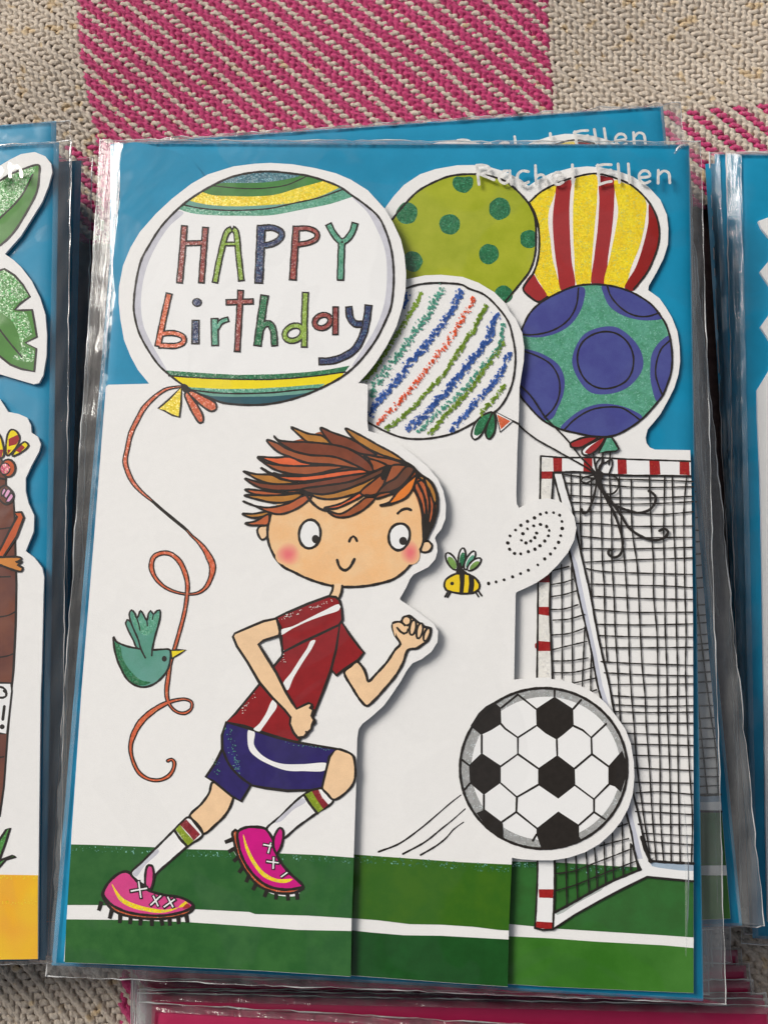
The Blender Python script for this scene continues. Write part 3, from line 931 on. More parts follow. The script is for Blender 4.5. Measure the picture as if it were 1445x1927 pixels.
# posts and crossbar
gp.fill([(1017,859),(1060,861),(1120,861),(1160,863),(1220,865),(1299,867),(1299,895),(1250,895),(1160,893.5),(1122,890),(1090,888),(1042,889),(1037,1000),(1036,1060),(1035,1120),(1037,1200),(1039,1276),(1043,1500),(1043,1620),(1042,1700),(1040,1749),(1006,1747),(1008,1700),(1010,1600),(1011,1400),(1010,1280),(1011,1200),(1011,1060),(1015,950)], WHITEP, False)
gp.fill([(1018,862),(1039,862),(1039,886),(1018,886)], GL_WHITE, False)
gp.fill([(1017,902),(1036,902),(1036,1000),(1035,1275),(1012,1275),(1012,1060)], GL_WHITE, False)
RB = glitter('goal_red_glitter', (160, 28, 24), (190, 90, 50), 0.05, rgb2=(150, 22, 20))
for q in ([(1040,861),(1057,861),(1057,887),(1041,887)], [(1098,862),(1114,862),(1114,889),(1097,889)], [(1161,864),(1178,864),(1179,892),(1162,892)],
          [(1221,866),(1240,866),(1242,893),(1222,893)], [(1278,867),(1296,867),(1297,894),(1278,893)],
          [(1017,887),(1040,887),(1038,901),(1017,901)], [(1013,1090),(1033,1080),(1034,1096),(1014,1096)], [(1013,1142),(1034,1142),(1033,1159),(1013,1156)],
          [(1006,1212),(1013,1206),(1036,1208),(1036,1225),(1012,1225),(1006,1218)], [(1013,1673.5),(1041,1673.5),(1040,1690),(1014,1689)], [(1009,1734),(1041,1736),(1039,1749),(1006,1746)]):
    gp.fill(q, RB, False)
gp.line([(1017,858),(1060,861),(1120,861),(1180,864),(1240,866),(1299,868)], 2.6)
gp.line([(1041,889),(1088,888),(1120,891),(1180,894.5),(1240,895),(1299,896)], 3.0)
gp.line([(1017,858),(1016,920),(1014,1000),(1012,1100),(1011,1200),(1010,1280),(1011,1400),(1011,1550),(1011,1620),(1010,1670),(1007,1730),(1006,1747)], 3.0)
gp.line([(1041,889),(1037,960),(1036,1060),(1034,1140),(1036,1200),(1039,1276),(1042,1400),(1043,1620),(1043,1670),(1041,1720),(1040,1748)], 3.2)
gp.line([(1006,1746),(1020,1750),(1040,1749),(1080,1722),(1130,1694),(1172,1672),(1217,1650),(1256,1654),(1304,1658.5)], 3.2, smooth=False)
gp.line([(1043,1717),(1075,1700),(1108,1681),(1152,1658),(1205,1636)], 4)
gp.line([(1221,1620),(1262,1623),(1304,1625)], 4.2)
gp.build()
net = Print('printed_net', SB, back, 110)
VL = [[(1074,892),(1074,938)],[(1091,892),(1092,1000),(1094,1035)],[(1112,900),(1111,1000),(1112,1069),(1113,1122)],[(1129,892),(1131,980),(1133,1060),(1136,1100),(1138,1188),(1142,1245)],
 [(1146,892),(1150,980),(1151,1060),(1155,1130),(1157,1188),(1161,1250),(1164,1310),(1167,1365)],
 [(1165,898),(1168,980),(1175,1062),(1179,1120),(1182,1188),(1184,1250),(1188,1315),(1192,1360),(1198,1440),(1207,1510),(1211,1540),(1222,1605)],
 [(1187,902),(1189,1000),(1198,1062),(1201,1120),(1204,1188),(1208,1260),(1213,1310),(1215,1360),(1221,1440),(1227,1540),(1234,1620)],
 [(1221,895),(1225,1000),(1229,1062),(1229,1120),(1235,1188),(1237,1260),(1238,1349),(1241,1440),(1242,1540),(1248,1622)],
 [(1250,895),(1248,1000),(1249,1062),(1251,1188),(1254,1260),(1255,1349),(1259,1440),(1261,1540),(1262,1622)],
 [(1264,895),(1267,1000),(1270,1062),(1272,1188),(1274,1260),(1274,1349),(1275,1440),(1277,1540),(1279,1623)],
 [(1291,897),(1286,960),(1287,1062),(1288,1120),(1290,1188),(1289,1260),(1292,1349),(1296,1440),(1302,1540),(1300,1624)],
 [(1056,1062),(1057,1180),(1057,1278)],[(1075,1062),(1076,1180),(1077,1285)],[(1100,1180),(1097,1240),(1095,1294)],[(1112,1232),(1111,1270),(1111,1304)],
 [(1064,1615),(1065,1660),(1066,1702)],[(1083,1610),(1084,1650),(1086,1690)],[(1102,1604),(1105,1640),(1108,1682)],[(1118,1596),(1121,1630),(1123,1674)],[(1136,1585),(1137,1620),(1139,1666)],
 [(1152,1568),(1152,1600),(1154,1658)],[(1170,1548),(1171,1600),(1172,1648)],[(1186,1588),(1186,1638)]]
HL = [[(1060,893),(1130,901),(1180,902),(1303,906)],[(1063,909),(1130,912),(1200,917),(1303,916)],[(1068,932),(1140,936),(1220,937),(1303,934)],[(1074,945),(1140,948),(1220,948),(1303,944)],
 [(1078,963),(1180,964),(1240,968),(1303,963)],[(1083,985),(1130,986),(1180,990),(1303,990)],[(1092,1009),(1150,1014),(1220,1012),(1303,1011)],[(1093,1032),(1180,1033),(1303,1030)],
 [(1100,1058),(1180,1054),(1303,1050)],[(1103,1070),(1130,1075),(1220,1079),(1303,1081)],[(1108,1099),(1180,1101),(1260,1103),(1303,1106)],[(1114,1122),(1180,1125),(1240,1127),(1303,1128)],
 [(1117,1147),(1180,1152),(1303,1152)],[(1121,1175),(1210,1176),(1303,1174)],[(1128,1196),(1180,1198),(1303,1199)],[(1131,1219),(1220,1219),(1303,1218)],[(1130,1245),(1180,1248),(1303,1252)],
 [(1136,1266),(1220,1270),(1303,1272)],[(1147,1288),(1303,1287)],[(1150,1309),(1210,1312),(1303,1310)],[(1153,1326),(1230,1329),(1303,1328)],[(1157,1339),(1220,1341),(1303,1340)],[(1168,1361),(1303,1361)],
 [(1172,1380),(1240,1382),(1303,1384)],[(1178,1400),(1303,1403)],[(1184,1421),(1303,1424)],[(1189,1445),(1303,1450)],[(1195,1472),(1303,1474)],[(1196,1492),(1240,1490),(1303,1495)],
 [(1195,1511),(1303,1515)],[(1195,1527),(1240,1529),(1303,1533)],[(1200,1551),(1303,1552)],[(1208,1568),(1303,1573)],[(1212,1583),(1303,1590)],[(1222,1605),(1303,1607)],
 [(1038,1074),(1070,1066)],[(1036,1100),(1060,1096),(1078,1090)],[(1036,1123),(1060,1119),(1084,1112)],[(1035,1147),(1060,1146),(1087,1138)],[(1040,1167),(1070,1165),(1100,1156)],[(1038,1195),(1070,1192),(1100,1182)],
 [(1038,1223),(1070,1215),(1104,1207)],[(1040,1244),(1075,1243),(1106,1238)],[(1041,1266),(1080,1265),(1116,1256)],[(1076,1286),(1098,1281),(1120,1276)],[(1110,1302),(1122,1298)],
 [(1162,1556),(1180,1550)],[(1128,1592),(1150,1586),(1182,1578)],[(1108,1628),(1140,1616),(1186,1598)],[(1046,1644),(1080,1639),(1108,1628)],[(1046,1676),(1080,1666),(1120,1650),(1160,1634),(1198,1620)]]
for q in VL: net.line([(x, y) for x, y in q], 2.3, wob=0.16)
for q in HL: net.line([(x, y) for x, y in q], 2.15, wob=0.16)
net.line([(1186,1588),(1192,1600),(1200,1635)], 3); net.line([(1206,1575),(1214,1600),(1224,1622)], 6)
net.build()
Z9 = (980, 780)
bw = Print('printed_bow', SB, back, 170).at(Z9)
bw.line('-60,60 0,120 140,230 300,320 440,400 600,490 690,550', 2.6)
bw.line('-20,-285 60,-210 110,-150 230,30 350,150 460,270 560,400 640,480 700,550', 2.6)
for s in ('680,360 690,450 710,540', '770,365 760,440 720,540', '840,355 830,440 825,470'): bw.line(s, 2.6)
bw.both('720,215 600,215 520,240 460,275 470,305 560,310 640,270', STRIPE, 3.2)
bw.fill('790,210 700,250 620,300 575,350 590,380 640,375 700,340 750,290', WHITEP)
bw.fill('790,215 720,250 640,310 600,360 630,372 690,350 745,295', STRIPE)
bw.line('790,210 700,250 610,300 570,350 590,380 640,378 700,345 750,290', 3, closed=True)
bw.both('800,215 850,212 880,255 918,325 890,345 800,352 730,365 765,290', GL_TEAL, 3.2, False)
for s in ('730,540 740,480 800,450 850,420 855,480 830,550', '720,540 700,480 735,420 760,400 770,440 740,520', '730,560 640,580 575,600 565,625 610,645 680,610 730,570',
          '730,560 840,565 910,610 915,680 870,740 800,745 740,700 715,640'): bw.line(s, 2.8)
bw.line('715,600 690,750 650,870 620,920 580,930 570,890', 3.6)
bw.line('730,650 800,790 860,900 910,1020 940,1120 955,1230 930,1320 870,1345 820,1310 830,1275 862,1270', 4)
bw.line('740,680 850,820 940,950 1010,1060 1100,1130 1200,1175 1290,1180 1360,1150 1380,1100 1350,1075 1300,1095', 4.2)
bw.line('760,720 880,850 1000,900 1100,925 1200,900 1250,850 1265,780 1240,740 1200,720', 4)
bw.fill(ell(728, 572, 48, 50, 0, 12), INK)
bw.fill('700,560 750,560 760,640 800,760 770,740 720,660', INK)
bw.build()

# ---- middle leaf
mid_out = [(215,770),(500,690),(740,560),(763,526),(800,518),(830,517),(870,521),(900,532),(930,550),(950,570),(960,588),(970,600),(982,626),(986,654),(985,680),(980,710),(977,730),(976,780),(973,850),(971,930),
 (972,948),(976,956),(992,947),(1010,940),(1030,937.6),(1050,942),(1068,954),(1080,972),(1084,994),(1080,1016),(1068,1040),(1050,1062),(1030,1082),(1010,1096),(990,1106),(972,1114),(970,1117),
 (969.5,1140),(968,1219),(967,1279),(990,1276.5),(1010,1275.6),(1040,1278),(1070,1283),(1100,1294),(1120,1306),(1140,1324),(1160,1349),(1176,1372),(1186,1398),(1192,1434),(1193,1462),(1190,1494),(1182,1520),(1168,1546),
 (1152,1566),(1128,1588),(1100,1604),(1070,1614),(1040,1619),(1010,1619),(980,1617),(963,1614),(960,1680),(957,1750),(955,1857),(850,1850),(769,1844),(660,1836),(150,1806),(165,1300)]
midl = sheet_obj('middle_leaf', mid_out, SM, card)
b = Print('printed_balloon', SM, midl).at((680, 540))
cb = '-40,600 0,300 160,80 415,15 500,-15 620,-35 800,-37 950,-20 1000,10 1150,70 1280,190 1380,330 1420,470 1445,620 1440,780 1410,930 1340,1080 1260,1170 1100,1250 1000,1310 850,1380 700,1415 560,1430 400,1420 250,1370 130,1310 60,1270 0,1200 -40,1000'
def crayon(pr, path, w, m, dens=1.0, elong=1.5):
    p = crom(pts(path), False, 14)
    seg = 0
    for (x0, y0), (x1, y1) in zip(p, p[1:]):
        l = math.dist((x0, y0), (x1, y1))
        n = int(l * w / 390 * dens * (0.55 + 0.9 * abs(math.sin(seg * 0.9 + w))) + random.random()); seg += 1
        for _ in range(n):
            t = random.random(); off = (random.random() + random.random() - 1) * w * 0.62
            dx, dy = (x1 - x0) / l, (y1 - y0) / l
            x = x0 + dx * l * t - dy * off; y = y0 + dy * l * t + dx * off
            r = random.uniform(4, 15) * (1.15 - abs(off) / w)
            a = math.atan2(dy, dx) + random.uniform(-.5, .5)
            k = random.randint(6, 8); q = []
            for i in range(k):
                th = 2 * math.pi * i / k; rr = r * random.uniform(0.55, 1.3)
                ex, ey = rr * elong * math.cos(th), rr * math.sin(th)
                q.append((x + ex * math.cos(a) - ey * math.sin(a), y + ex * math.sin(a) + ey * math.cos(a)))
            lay = pr.lay; pr.fill(q, m, False); pr.lay = lay + (0.23 if pr.lay < 60 else 0)
crayon(b, '445,60 420,120 390,200', 42, CRB, 1.5)
crayon(b, '570,50 480,220 400,340 320,480 220,620 140,750 20,890', 48, CRG, 1.5)
crayon(b, '780,0 700,100 640,230 560,350 460,480 380,600 300,690 220,800 130,930 90,1030', 100, CRT, 0.75, 1.1)
crayon(b, '940,20 890,140 820,260 760,360 660,460 570,600 440,720 360,850 240,980 130,1110 75,1220', 82, CRB, 1.0)
crayon(b, '1060,90 1010,200 950,290 890,410 830,480 780,560 700,650 640,740 570,830 490,930 400,1030 330,1110 240,1200 150,1290', 62, CRO, 0.85, 1.1)
crayon(b, '1180,170 1110,280 1040,430 990,480 940,560 880,660 820,750 750,850 640,960 560,1060 450,1160 350,1250 230,1340', 52, CRG, 1.2)
crayon(b, '1270,240 1230,370 1200,480 1130,570 1040,680 970,780 880,880 800,980 700,1080 620,1190 510,1270 420,1350', 84, CRB, 1.15)
crayon(b, '1340,340 1320,450 1270,600 1200,680 1100,780 1020,900 900,1020 800,1120 690,1210 620,1280 560,1340 525,1375', 58, CRT, 0.9, 1.1)
crayon(b, '1330,520 1250,650 1140,800 1040,950 920,1070 850,1140 770,1220 700,1310 640,1385', 56, CRG, 1.1)
crayon(b, '1400,610 1350,720 1300,830 1200,940 1120,1030 1030,1140 960,1220 880,1300 835,1365', 66, CRB, 1.1)
crayon(b, '1350,920 1260,1030 1200,1100 1110,1200', 50, CRG, 1.2)
b.lay = 30
b.line(cb, 3.0, closed=True)
b.fill('1230,1180 1130,1215 1060,1300 1035,1400 1060,1435 1110,1410 1180,1290', WHITEP)
b.fill('1230,1185 1150,1210 1080,1290 1060,1390 1085,1400 1130,1370 1180,1290', GL_GREEN)
b.line('1230,1180 1130,1215 1060,1300 1035,1400 1060,1435 1110,1410 1180,1290', 3, closed=True)
b.both('1240,1180 1190,1280 1165,1380 1195,1432 1240,1390 1262,1280', GL_GREEN, 3)
b.fill('1260,1175 1425,1260 1305,1365', WHITEP, False)
b.fill('1275,1200 1400,1262 1312,1340 1290,1270', GL_ORG, False)
b.line('1260,1175 1425,1260 1305,1365', 3, closed=True, smooth=False)
b.line('1425,1262 1480,1290', 2.8)
b.build()
ORB = (820, 930)
be = Print('printed_bee', SM, midl).at(ORB)
WING = paint('green_wing_print', (120, 158, 74), 0.25, 400, 0.6)
for x, y, rx, ry, r, m in ((148,632,40,92,-30,WING), (245,600,34,95,6,GL_GREEN), (318,622,34,98,28,GL_TEAL), (360,660,36,82,48,WING)):
    be.fill(ell(x, y, rx, ry, r, 14), WHITEP); be.fill(ell(x + 4, y + 14, rx * .8, ry * .72, r, 12), m); be.line(ell(x, y, rx, ry, r, 14), 3.0, closed=True)
body = '80,870 90,810 150,765 220,742 300,752 370,790 410,850 405,890 360,925 250,935 150,920 95,900'
be.fill(body, BEEY)
be.fill('218,742 272,750 268,840 258,934 220,930 226,830', INK, False)
be.fill('306,756 358,785 362,850 350,925 300,930 312,840', INK, False)
be.line(body, 3.4, closed=True)
be.fill(ell(152, 840, 18, 18, 0, 10), INK)
be.fill('190,750 230,640 250,700 300,745', INK)
for s in ('115,915 85,965', '135,925 108,970', '370,915 400,965', '395,905 430,955'): be.line(s, 2.8)
be.build()
do = Print('printed_dots', SM, midl).at(ORB)
for x, y in ((495,840),(565,825),(640,805),(720,777),(795,747),(868,715),(957,665),(1022,608),(1076,562),(1118,508),(1152,452),(1172,390),(1186,322),(1184,256),(1162,197),(1105,173),(1037,173),(981,188),(926,222),(860,255),(798,292),(748,337),(696,392),(675,458),(692,518),(739,557),(796,560),(868,540),(930,517),(977,484),(1022,440),(1056,391),(1064,341),(1040,303),(982,284),(918,297),(860,325),(817,371),(803,433),(845,458),(891,440),(929,408),(946,365)):
    r = random.uniform(14, 18.5); do.fill(ell(x, y, r, r * random.uniform(.8, 1.05), random.uniform(0, 90), 9), INK); do.lay = 0
do.build()
g2 = Print('printed_grass', SM, midl)
g2.fill([(200,1590),(600,1605),(666,1608),(750,1614),(860,1622),(939,1626),(962.5,1627),(960,1680),(957,1751),(939,1750),(890,1744),(830,1740),(770,1739),(710,1731.6),(663,1728),(300,1712),(180,1704)], GRASS2, False)
g2.fill([(160,1730),(663,1751),(700,1755),(760,1760),(830,1761),(939,1767),(956.6,1768),(955,1856.5),(850,1849.5),(769,1843.5),(660,1835.5),(160,1806)], GRASS2B, False)
for i in range(130):
    x = random.uniform(668, 958); y = 1608 + (x - 666) * 0.066 + random.uniform(1, 13) ** 1.05; r = random.uniform(0.6, 1.7)
    g2.fill(ell(x, y, r * 1.6, r, random.uniform(0, 180), 5), GL_DUST, False); g2.lay = 4
g2.build()
OB = (850, 1270)
fb = Print('printed_football', SM, midl).at(OB)
def ballr(f): return ell(862, 880, 792 * f, 762 * f, 0, 40)
fb.fill(ballr(1), GL_GREY); fb.fill([(x + 22 , y) for x, y in ballr(0.885)], WHITEP)
for s in ('395,255 460,310 465,460 370,520 275,565 220,520 175,480 250,360 320,295', '965,205 1140,320 1145,480 1050,560 985,610 880,550 795,480 790,320',
          '280,735 460,855 460,1015 300,1130 170,1020 160,850', '990,755 1155,880 1160,1040 1000,1165 810,1035 810,880',
          '1470,860 1600,712 1638,820 1648,920 1590,1105 1530,1050 1470,1030', '1000,1285 1195,1412 1195,1520 1225,1560 1050,1618 930,1638 840,1632 795,1500 795,1445',
          '230,1300 310,1265 470,1385 475,1545 430,1530 340,1450'):
    fb.fill(s, INK, False)
for s in ('465,310 620,185', '620,185 790,320', '965,205 965,130', '1140,320 1215,235', '460,460 500,505 620,590 790,480', '620,590 620,745 460,860', '620,745 810,880', '280,565 280,735', '985,610 990,755',
          '1145,480 1230,520 1310,590 1450,460', '1310,590 1315,745 1155,880', '1315,745 1470,860', '460,1020 610,1150 810,1035', '610,1150 605,1290 460,1390', '605,1290 800,1445', '1160,1040 1335,1170 1475,1030',
          '1335,1170 1335,1290 1195,1412', '1335,1290 1440,1360', '300,1130 300,1270', '160,850 85,790', '170,1020 120,1080', '795,1500 760,1560', '475,1540 470,1400'):
    fb.line(s, 3.0, smooth=False)
fb.line(ballr(0.992), 4.0, closed=True)
fb.build()
ml = Print('printed_speed_lines', SM, midl)
for q in ([(712,1603),(750,1588),(790,1560),(850,1509),(867,1496)], [(758,1607),(800,1584),(830,1560),(850,1544),(875,1522)], [(791,1609),(820,1592),(838,1578),(854,1560),(872,1547)]):
    ml.line(q, 3.2, ws=[3.6, 3.4, 3.0, 2.4, 1.8])
ml.build()

# ---- front leaf
front_out = [(200,728),(204,724),(281,722),(260,696),(246,670),(234,640),(227,600),(224,570),(224.5,540),(232,500),(246,466),(264,436),(294,402),(324,374),(360,346),(392,328),(440,313),(480,308),(509,306.5),(550,309),(592,316),
 (632,326),(660,338),(692,358),(724,393),(740,420),(754,450),(761,480),(764,515),(763,545),(758,574),(746,614),(728,650),(706,684),(690,704),(674,721),(686,722),(692,724),(692,750),(691,790),(693,811),(710,816),(728,822),(752,836),
 (780,858),(804,878),(824,902),(834,924),(839,950),(838,976),(830,996),(820,1008),(818,1013),(822,1024),(823,1038),(819,1052),(806,1067),(786,1077),(778,1081),(771,1090),(764,1106),(752,1127),(756,1131),(770,1140),(792,1156),(816,1174),
 (824,1188),(823,1208),(812,1226),(794,1240),(776,1248),(765,1262),(754,1282),(738,1306),(722,1328),(700,1348),(682,1362),(675,1372),(672,1390),(670,1480),(666,1600),(662,1709),(660,1838),(489,1827),(289,1818),(124,1811.5),(121,1809),
 (128,1700),(136,1560),(154,1300),(177,1020)]
front = sheet_obj('front_leaf', front_out, SF, card)
b = Print('printed_balloon', SF, front)
OUT = [(252,579),(255,540),(266,490),(282,460),(304,426),(332,396),(348,382),(374,364),(404,347),(436,333),(472,325),(509,322.6),(554,327),(576,330),(608,339),(640,352),(660,366),(688,386),(712,408),(726,436),(736,470),(740,502),(740,540),
 (735,579),(726,602),(708,638),(680,676),(660,696),(640,711),(600,732),(560,748),(520,758),(480,762),(420,758),(400,751),(370,739),(344,724),(320,706),(300,688),(280,660),(262,626),(254,596)]
b.fill(OUT, WHITEP)
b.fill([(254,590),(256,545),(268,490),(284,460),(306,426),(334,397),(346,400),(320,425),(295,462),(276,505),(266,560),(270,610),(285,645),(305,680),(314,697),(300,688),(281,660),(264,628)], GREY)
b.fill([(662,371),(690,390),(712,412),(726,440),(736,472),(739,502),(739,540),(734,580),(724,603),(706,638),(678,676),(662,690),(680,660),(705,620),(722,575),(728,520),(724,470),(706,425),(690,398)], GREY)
top = [(334,396),(348,382),(374,364),(404,347),(436,333),(472,325),(509,323),(554,327),(576,330),(608,339),(640,352),(660,366)]
L0 = [(400,349),(420,344),(440,344),(480,344),(509,342),(540,337),(565,331)]
L2 = [(380,361),(400,367),(440,369),(480,369.5),(520,366),(560,354),(590,346),(608,341)]
L3 = [(358,378),(384,384),(420,387.6),(460,388),(500,386),(550,382),(600,370),(628,358),(642,351)]
L4 = [(344,385),(372,391),(420,395.5),(460,395.5),(509,392),(550,383),(600,372),(646,356)]
L5 = [(338,394),(360,401),(400,405),(460,406),(510,405),(570,394),(620,384),(664,370)]
def band(lo, m, tp=top):
    x0, x1 = lo[0][0], lo[-1][0]
    b.fill(lo + [p for p in tp[::-1] if x0 < p[0] < x1], m, False)
band(crom(L5, False), GL_TEAL); band(crom(L4, False), TEALM); band(crom(L3, False), GL_YEL); band(crom(L2, False), GREENM); band(crom(L0, False), GL_TEALD)
b.line([(398,349),(440,353.6),(480,355),(510,353),(540,348),(564,338),(578,331)], 1.8); b.line(L4, 2.2)
bot = [p for p in OUT if p[1] > 685 and p[0] < 690]
def bandb(up, m):
    x0, x1 = up[0][0], up[-1][0]
    b.fill(up + [p for p in bot if x0 - 2 < p[0] < x1 + 2], m, False)
bandb([(311,697),(340,699),(400,703),(450,705.5),(520,704),(580,700),(620,695),(658,688)], GL_GREEN)
bandb([(320,707),(360,711),(420,714),(509,715),(590,709),(648,701)], YEL)
bandb([(340,723),(360,729),(420,732),(480,731.5),(540,728),(612,722)], GL_TEAL)
bandb([(352,735),(400,741),(440,742),(509,741),(560,736),(602,731)], TEALM)
bandb([(362,738),(400,745.5),(440,747),(509,746),(560,742),(590,737)], TEALD)
b.line([(318,707),(360,710),(420,713),(509,714),(590,708),(650,700)], 2.2); b.line([(352,733),(420,740),(509,739),(560,734),(604,731)], 2.6)
b.line(OUT, 3.2, closed=True)
b.both([(342,728),(320,750),(298,769),(310,773),(324,781),(338,785),(341,760)], GL_YEL, 3, False)
b.both([(348,742),(356,764),(366,783),(376,796),(382,794),(382,782),(374,766),(360,746),(351,736)], GL_ORG, 3)
b.both([(354,737),(368,753),(386,768),(398,774),(407,770),(406,759),(394,751),(372,740),(360,735)], GL_ORG, 3)
b.fill([(344,722),(353,725),(357,735),(350,740),(343,733)], INK)
b.build()
st = Print('printed_string', SF, front)
SP = [(345,727,5),(322,730,7),(312,733,8),(294,745,9),(272,767,11),(260,788,11),(247,815,11),(240,845,10),(236,868,11),(241,888,11),(251,908,10),(268,927,8),(286,942,6),(304,958,6),(328,978,6.5),(352,998,6),(361,1008,6),(372,1018,8),(384,1032,11),(394,1049,14),(400,1064,15),(398,1084,11),
 (387,1106,9),(372,1116,7),(352,1118,6),(328,1113,7),(308,1103,8),(292,1086,9),(285,1066,11),(290,1048,10),(304,1041,10),(320,1042,10),(336,1054,11),(347,1074,11),(353,1098,10),(352,1122,9),(348,1150,9),(340,1182,9),(332,1210,9),(326,1230,9),(320,1252,9),(317,1274,10),(314,1298,10),(315,1314,9),(322,1330,7),(334,1340,7),(348,1342,8),(360,1334,7),
 (361,1322,7),(350,1316,7),(330,1318,8),(312,1324,10),(288,1338,12),(266,1358,13),(252,1382,12),(246,1406,9),(250,1430,8),(262,1454,9),(280,1466,8),(300,1468,8),(318,1460,9),(327,1446,8),(328,1434,8),(323,1429,7),(316,1432,8)]
st.line([q[:2] for q in SP], ws=[q[2] for q in SP], wob=0.03)
w2 = [max(0.3, (q[2] - 5.2)) for q in SP]
st.line([q[:2] for q in SP[:13]], m=GL_ORG, ws=w2[:13], cap=False, wob=0.05)
st.line([q[:2] for q in SP[15:]], m=GL_ORG, ws=w2[15:], cap=False, wob=0.05)
st.build()
O2, O3 = (200, 990), (200, 1210)
bi = Print('printed_bird', SF, front, 6)
bodyb = [(214,1198),(218,1206),(236,1215),(252,1219),(266,1221),(288,1223),(304,1222),(320,1223),(321,1240),(316,1260),(300,1280),(284,1290),(268,1293),(250,1287),(238,1276),(228,1258),(222,1244),(216,1222)]
BIRD = paint('teal_bird_print', (78, 142, 116), 0.2, 120, 0.6, rgb2=(96, 152, 134))
bi.fill(bodyb, BIRD)
bi.fill([(217,1208),(226,1214),(232,1240),(246,1262),(266,1280),(284,1284),(270,1290),(252,1286),(239,1275),(229,1257),(223,1243)], GL_GREEN)
bi.line(bodyb, 3.2, closed=True)
bi.both([(240,1166),(237,1172),(241,1184),(252,1206),(258,1219),(266,1221),(262,1200),(250,1175)], BIRD, 2.8)
wing = [(274,1238),(266,1222),(260,1202),(252,1184),(246,1168),(244,1154),(248,1148),(254,1154),(258,1164),(262,1156),(265,1149),(270,1156),(277,1168),(280,1154),(284,1149),(289,1156),(296,1149),(301,1148),(302,1158),(299,1174),(292,1198),(287,1222),(286,1234)]
bi.fill(wing, BIRD); bi.fill([(248,1152),(254,1158),(262,1172),(265,1156),(272,1166),(278,1178),(284,1154),(288,1162),(299,1152),(298,1172),(288,1190),(274,1196),(262,1188),(254,1176)], GL_TEAL)
bi.line(wing, 2.8); bi.line([(258,1164),(262,1176),(264,1186)], 2); bi.line([(277,1168),(278,1178)], 2); bi.line([(289,1158),(287,1166)], 2)
bi.both([(322,1224),(336,1223),(350,1223),(338,1231),(324,1239)], YEL, 3, False)
bi.fill(ell(309.6, 1239.6, 4.8, 5.6, 0, 10), INK)
bi.build()
# lettering
LT = [
 (GL_RED, [([(347.5,423.5),(343,480),(338,533.5)],13), ([(387,426.5),(383,480),(379,533.5)],12.5), ([(346,458),(384,457)],11)]),
 (GL_LIME, [([(404.5,533),(415,480),(428,436),(437,430)],12), ([(437,430),(443,434),(449,480),(454.5,529.5)],12), ([(420,459),(450,459)],9)]),
 (GL_BLUE, [([(492,423),(489.5,480),(487,534)],17), ([(490,429),(515,429),(530,438),(528,448),(514,458),(490,463)],12.5)]),
 (GL_RED, [([(558,424.5),(554,480),(551,528)],14.5), ([(556,430.5),(580,430),(596,438),(596,448),(583,456),(556,461)],11)]),
 (GL_TEAL, [([(617.5,420.5),(626,437),(638,452),(645,456)],13), ([(668.5,418.5),(663,436),(652,451),(643,456)],13), ([(643,454),(642,480),(640.5,528.5)],14)]),
 (GL_ORG, [([(319,551),(308,600),(297,653)],13), ([(302,628),(328,627),(345,634),(346,643),(334,650),(298,650)],11.5)]),
 (GL_BLUE, [([(368.5,601.5),(368,648)],15)]),
 (GL_TEAL, [([(404,598),(405,651.5)],14.5), ([(407,620),(416,606),(431,600)],11)]),
 (GL_RED, [([(453,545),(450,600),(446.5,663)],12.5), ([(424.5,569),(478,567)],11.5)]),
 (GL_GREEN, [([(498.5,554.5),(491,604),(484.5,652)],16), ([(489,622),(497,611),(507,609),(514,620),(517,652)],13.5)]),
 (GL_LIME, [(ell(553,627,18,13.5,-25,16) + [ell(553,627,18,13.5,-25,16)[0]],12), ([(575,549),(573,600),(572.5,654.5)],13)]),
 (GL_RED, [(ell(607,605,15.5,12,-25,16) + [ell(607,605,15.5,12,-25,16)[0]],11.5), ([(631.5,576),(631,631)],12.5)]),
 (GL_BLUE, [([(656,576),(659,598),(668,609),(684,610)],14), ([(693.5,573),(690,602),(683,630),(668,657),(645,672),(622,679),(599,680)],14.5)]),
]
for m, strokes in LT:
    lt = Print('printed_letter', SF, front, 30)
    for p, w in strokes: lt.line(p, w + 0.6, cap=False, wob=0.035)
    for p, w in strokes:
        p2 = list(p)
        if p2[0] != p2[-1]:
            for e, a in ((0, 1), (-1, -2)):
                d = math.dist(p2[e], p2[a]) or 1; t = min(0.45, 3.0 / d)
                p2[e] = (p2[e][0] + (p2[a][0] - p2[e][0]) * t, p2[e][1] + (p2[a][1] - p2[e][1]) * t)
        lt.line(p2, w - 5.2, m=m, cap=False, wob=0.05)
    if strokes[0][0][0] == (368.5, 601.5):
        lt.fill(ell(371, 569, 9.6, 8.6, 0, 12), INK); lt.fill(ell(371, 569, 7, 6.2, 0, 12), m)
    lt.build()
# grass
g1 = Print('printed_grass', SF, front)
gt_ = [(134.5,1589),(180,1590),(284,1594),(352,1598),(436,1600),(400,1600),(480,1601),(528,1606),(600,1609),(666,1614)]
gt_ = [q for i, q in enumerate(gt_) if i != 5]
g1.fill(gt_ + [(662,1728),(580,1723),(480,1720),(469,1716),(370,1711),(300,1709),(185,1703),(127.5,1703)], GRASS1, False)
g1.fill([(125.5,1730),(220,1731),(350,1735),(469,1743),(560,1750),(661.5,1752),(660,1837.5),(489,1826.5),(289,1817.5),(122,1811)], GRASS1B, False)
for i in range(150):
    x = random.choice((random.uniform(137, 290), random.uniform(352, 436), random.uniform(532, 664)))
    y = 1590 + (x - 136) * 0.045 + random.uniform(1, 11); r = random.uniform(0.6, 1.6)
    g1.fill(ell(x, y, r * 1.5, r, random.uniform(0, 180), 5), GL_DUST, False); g1.lay = 4
g1.build()
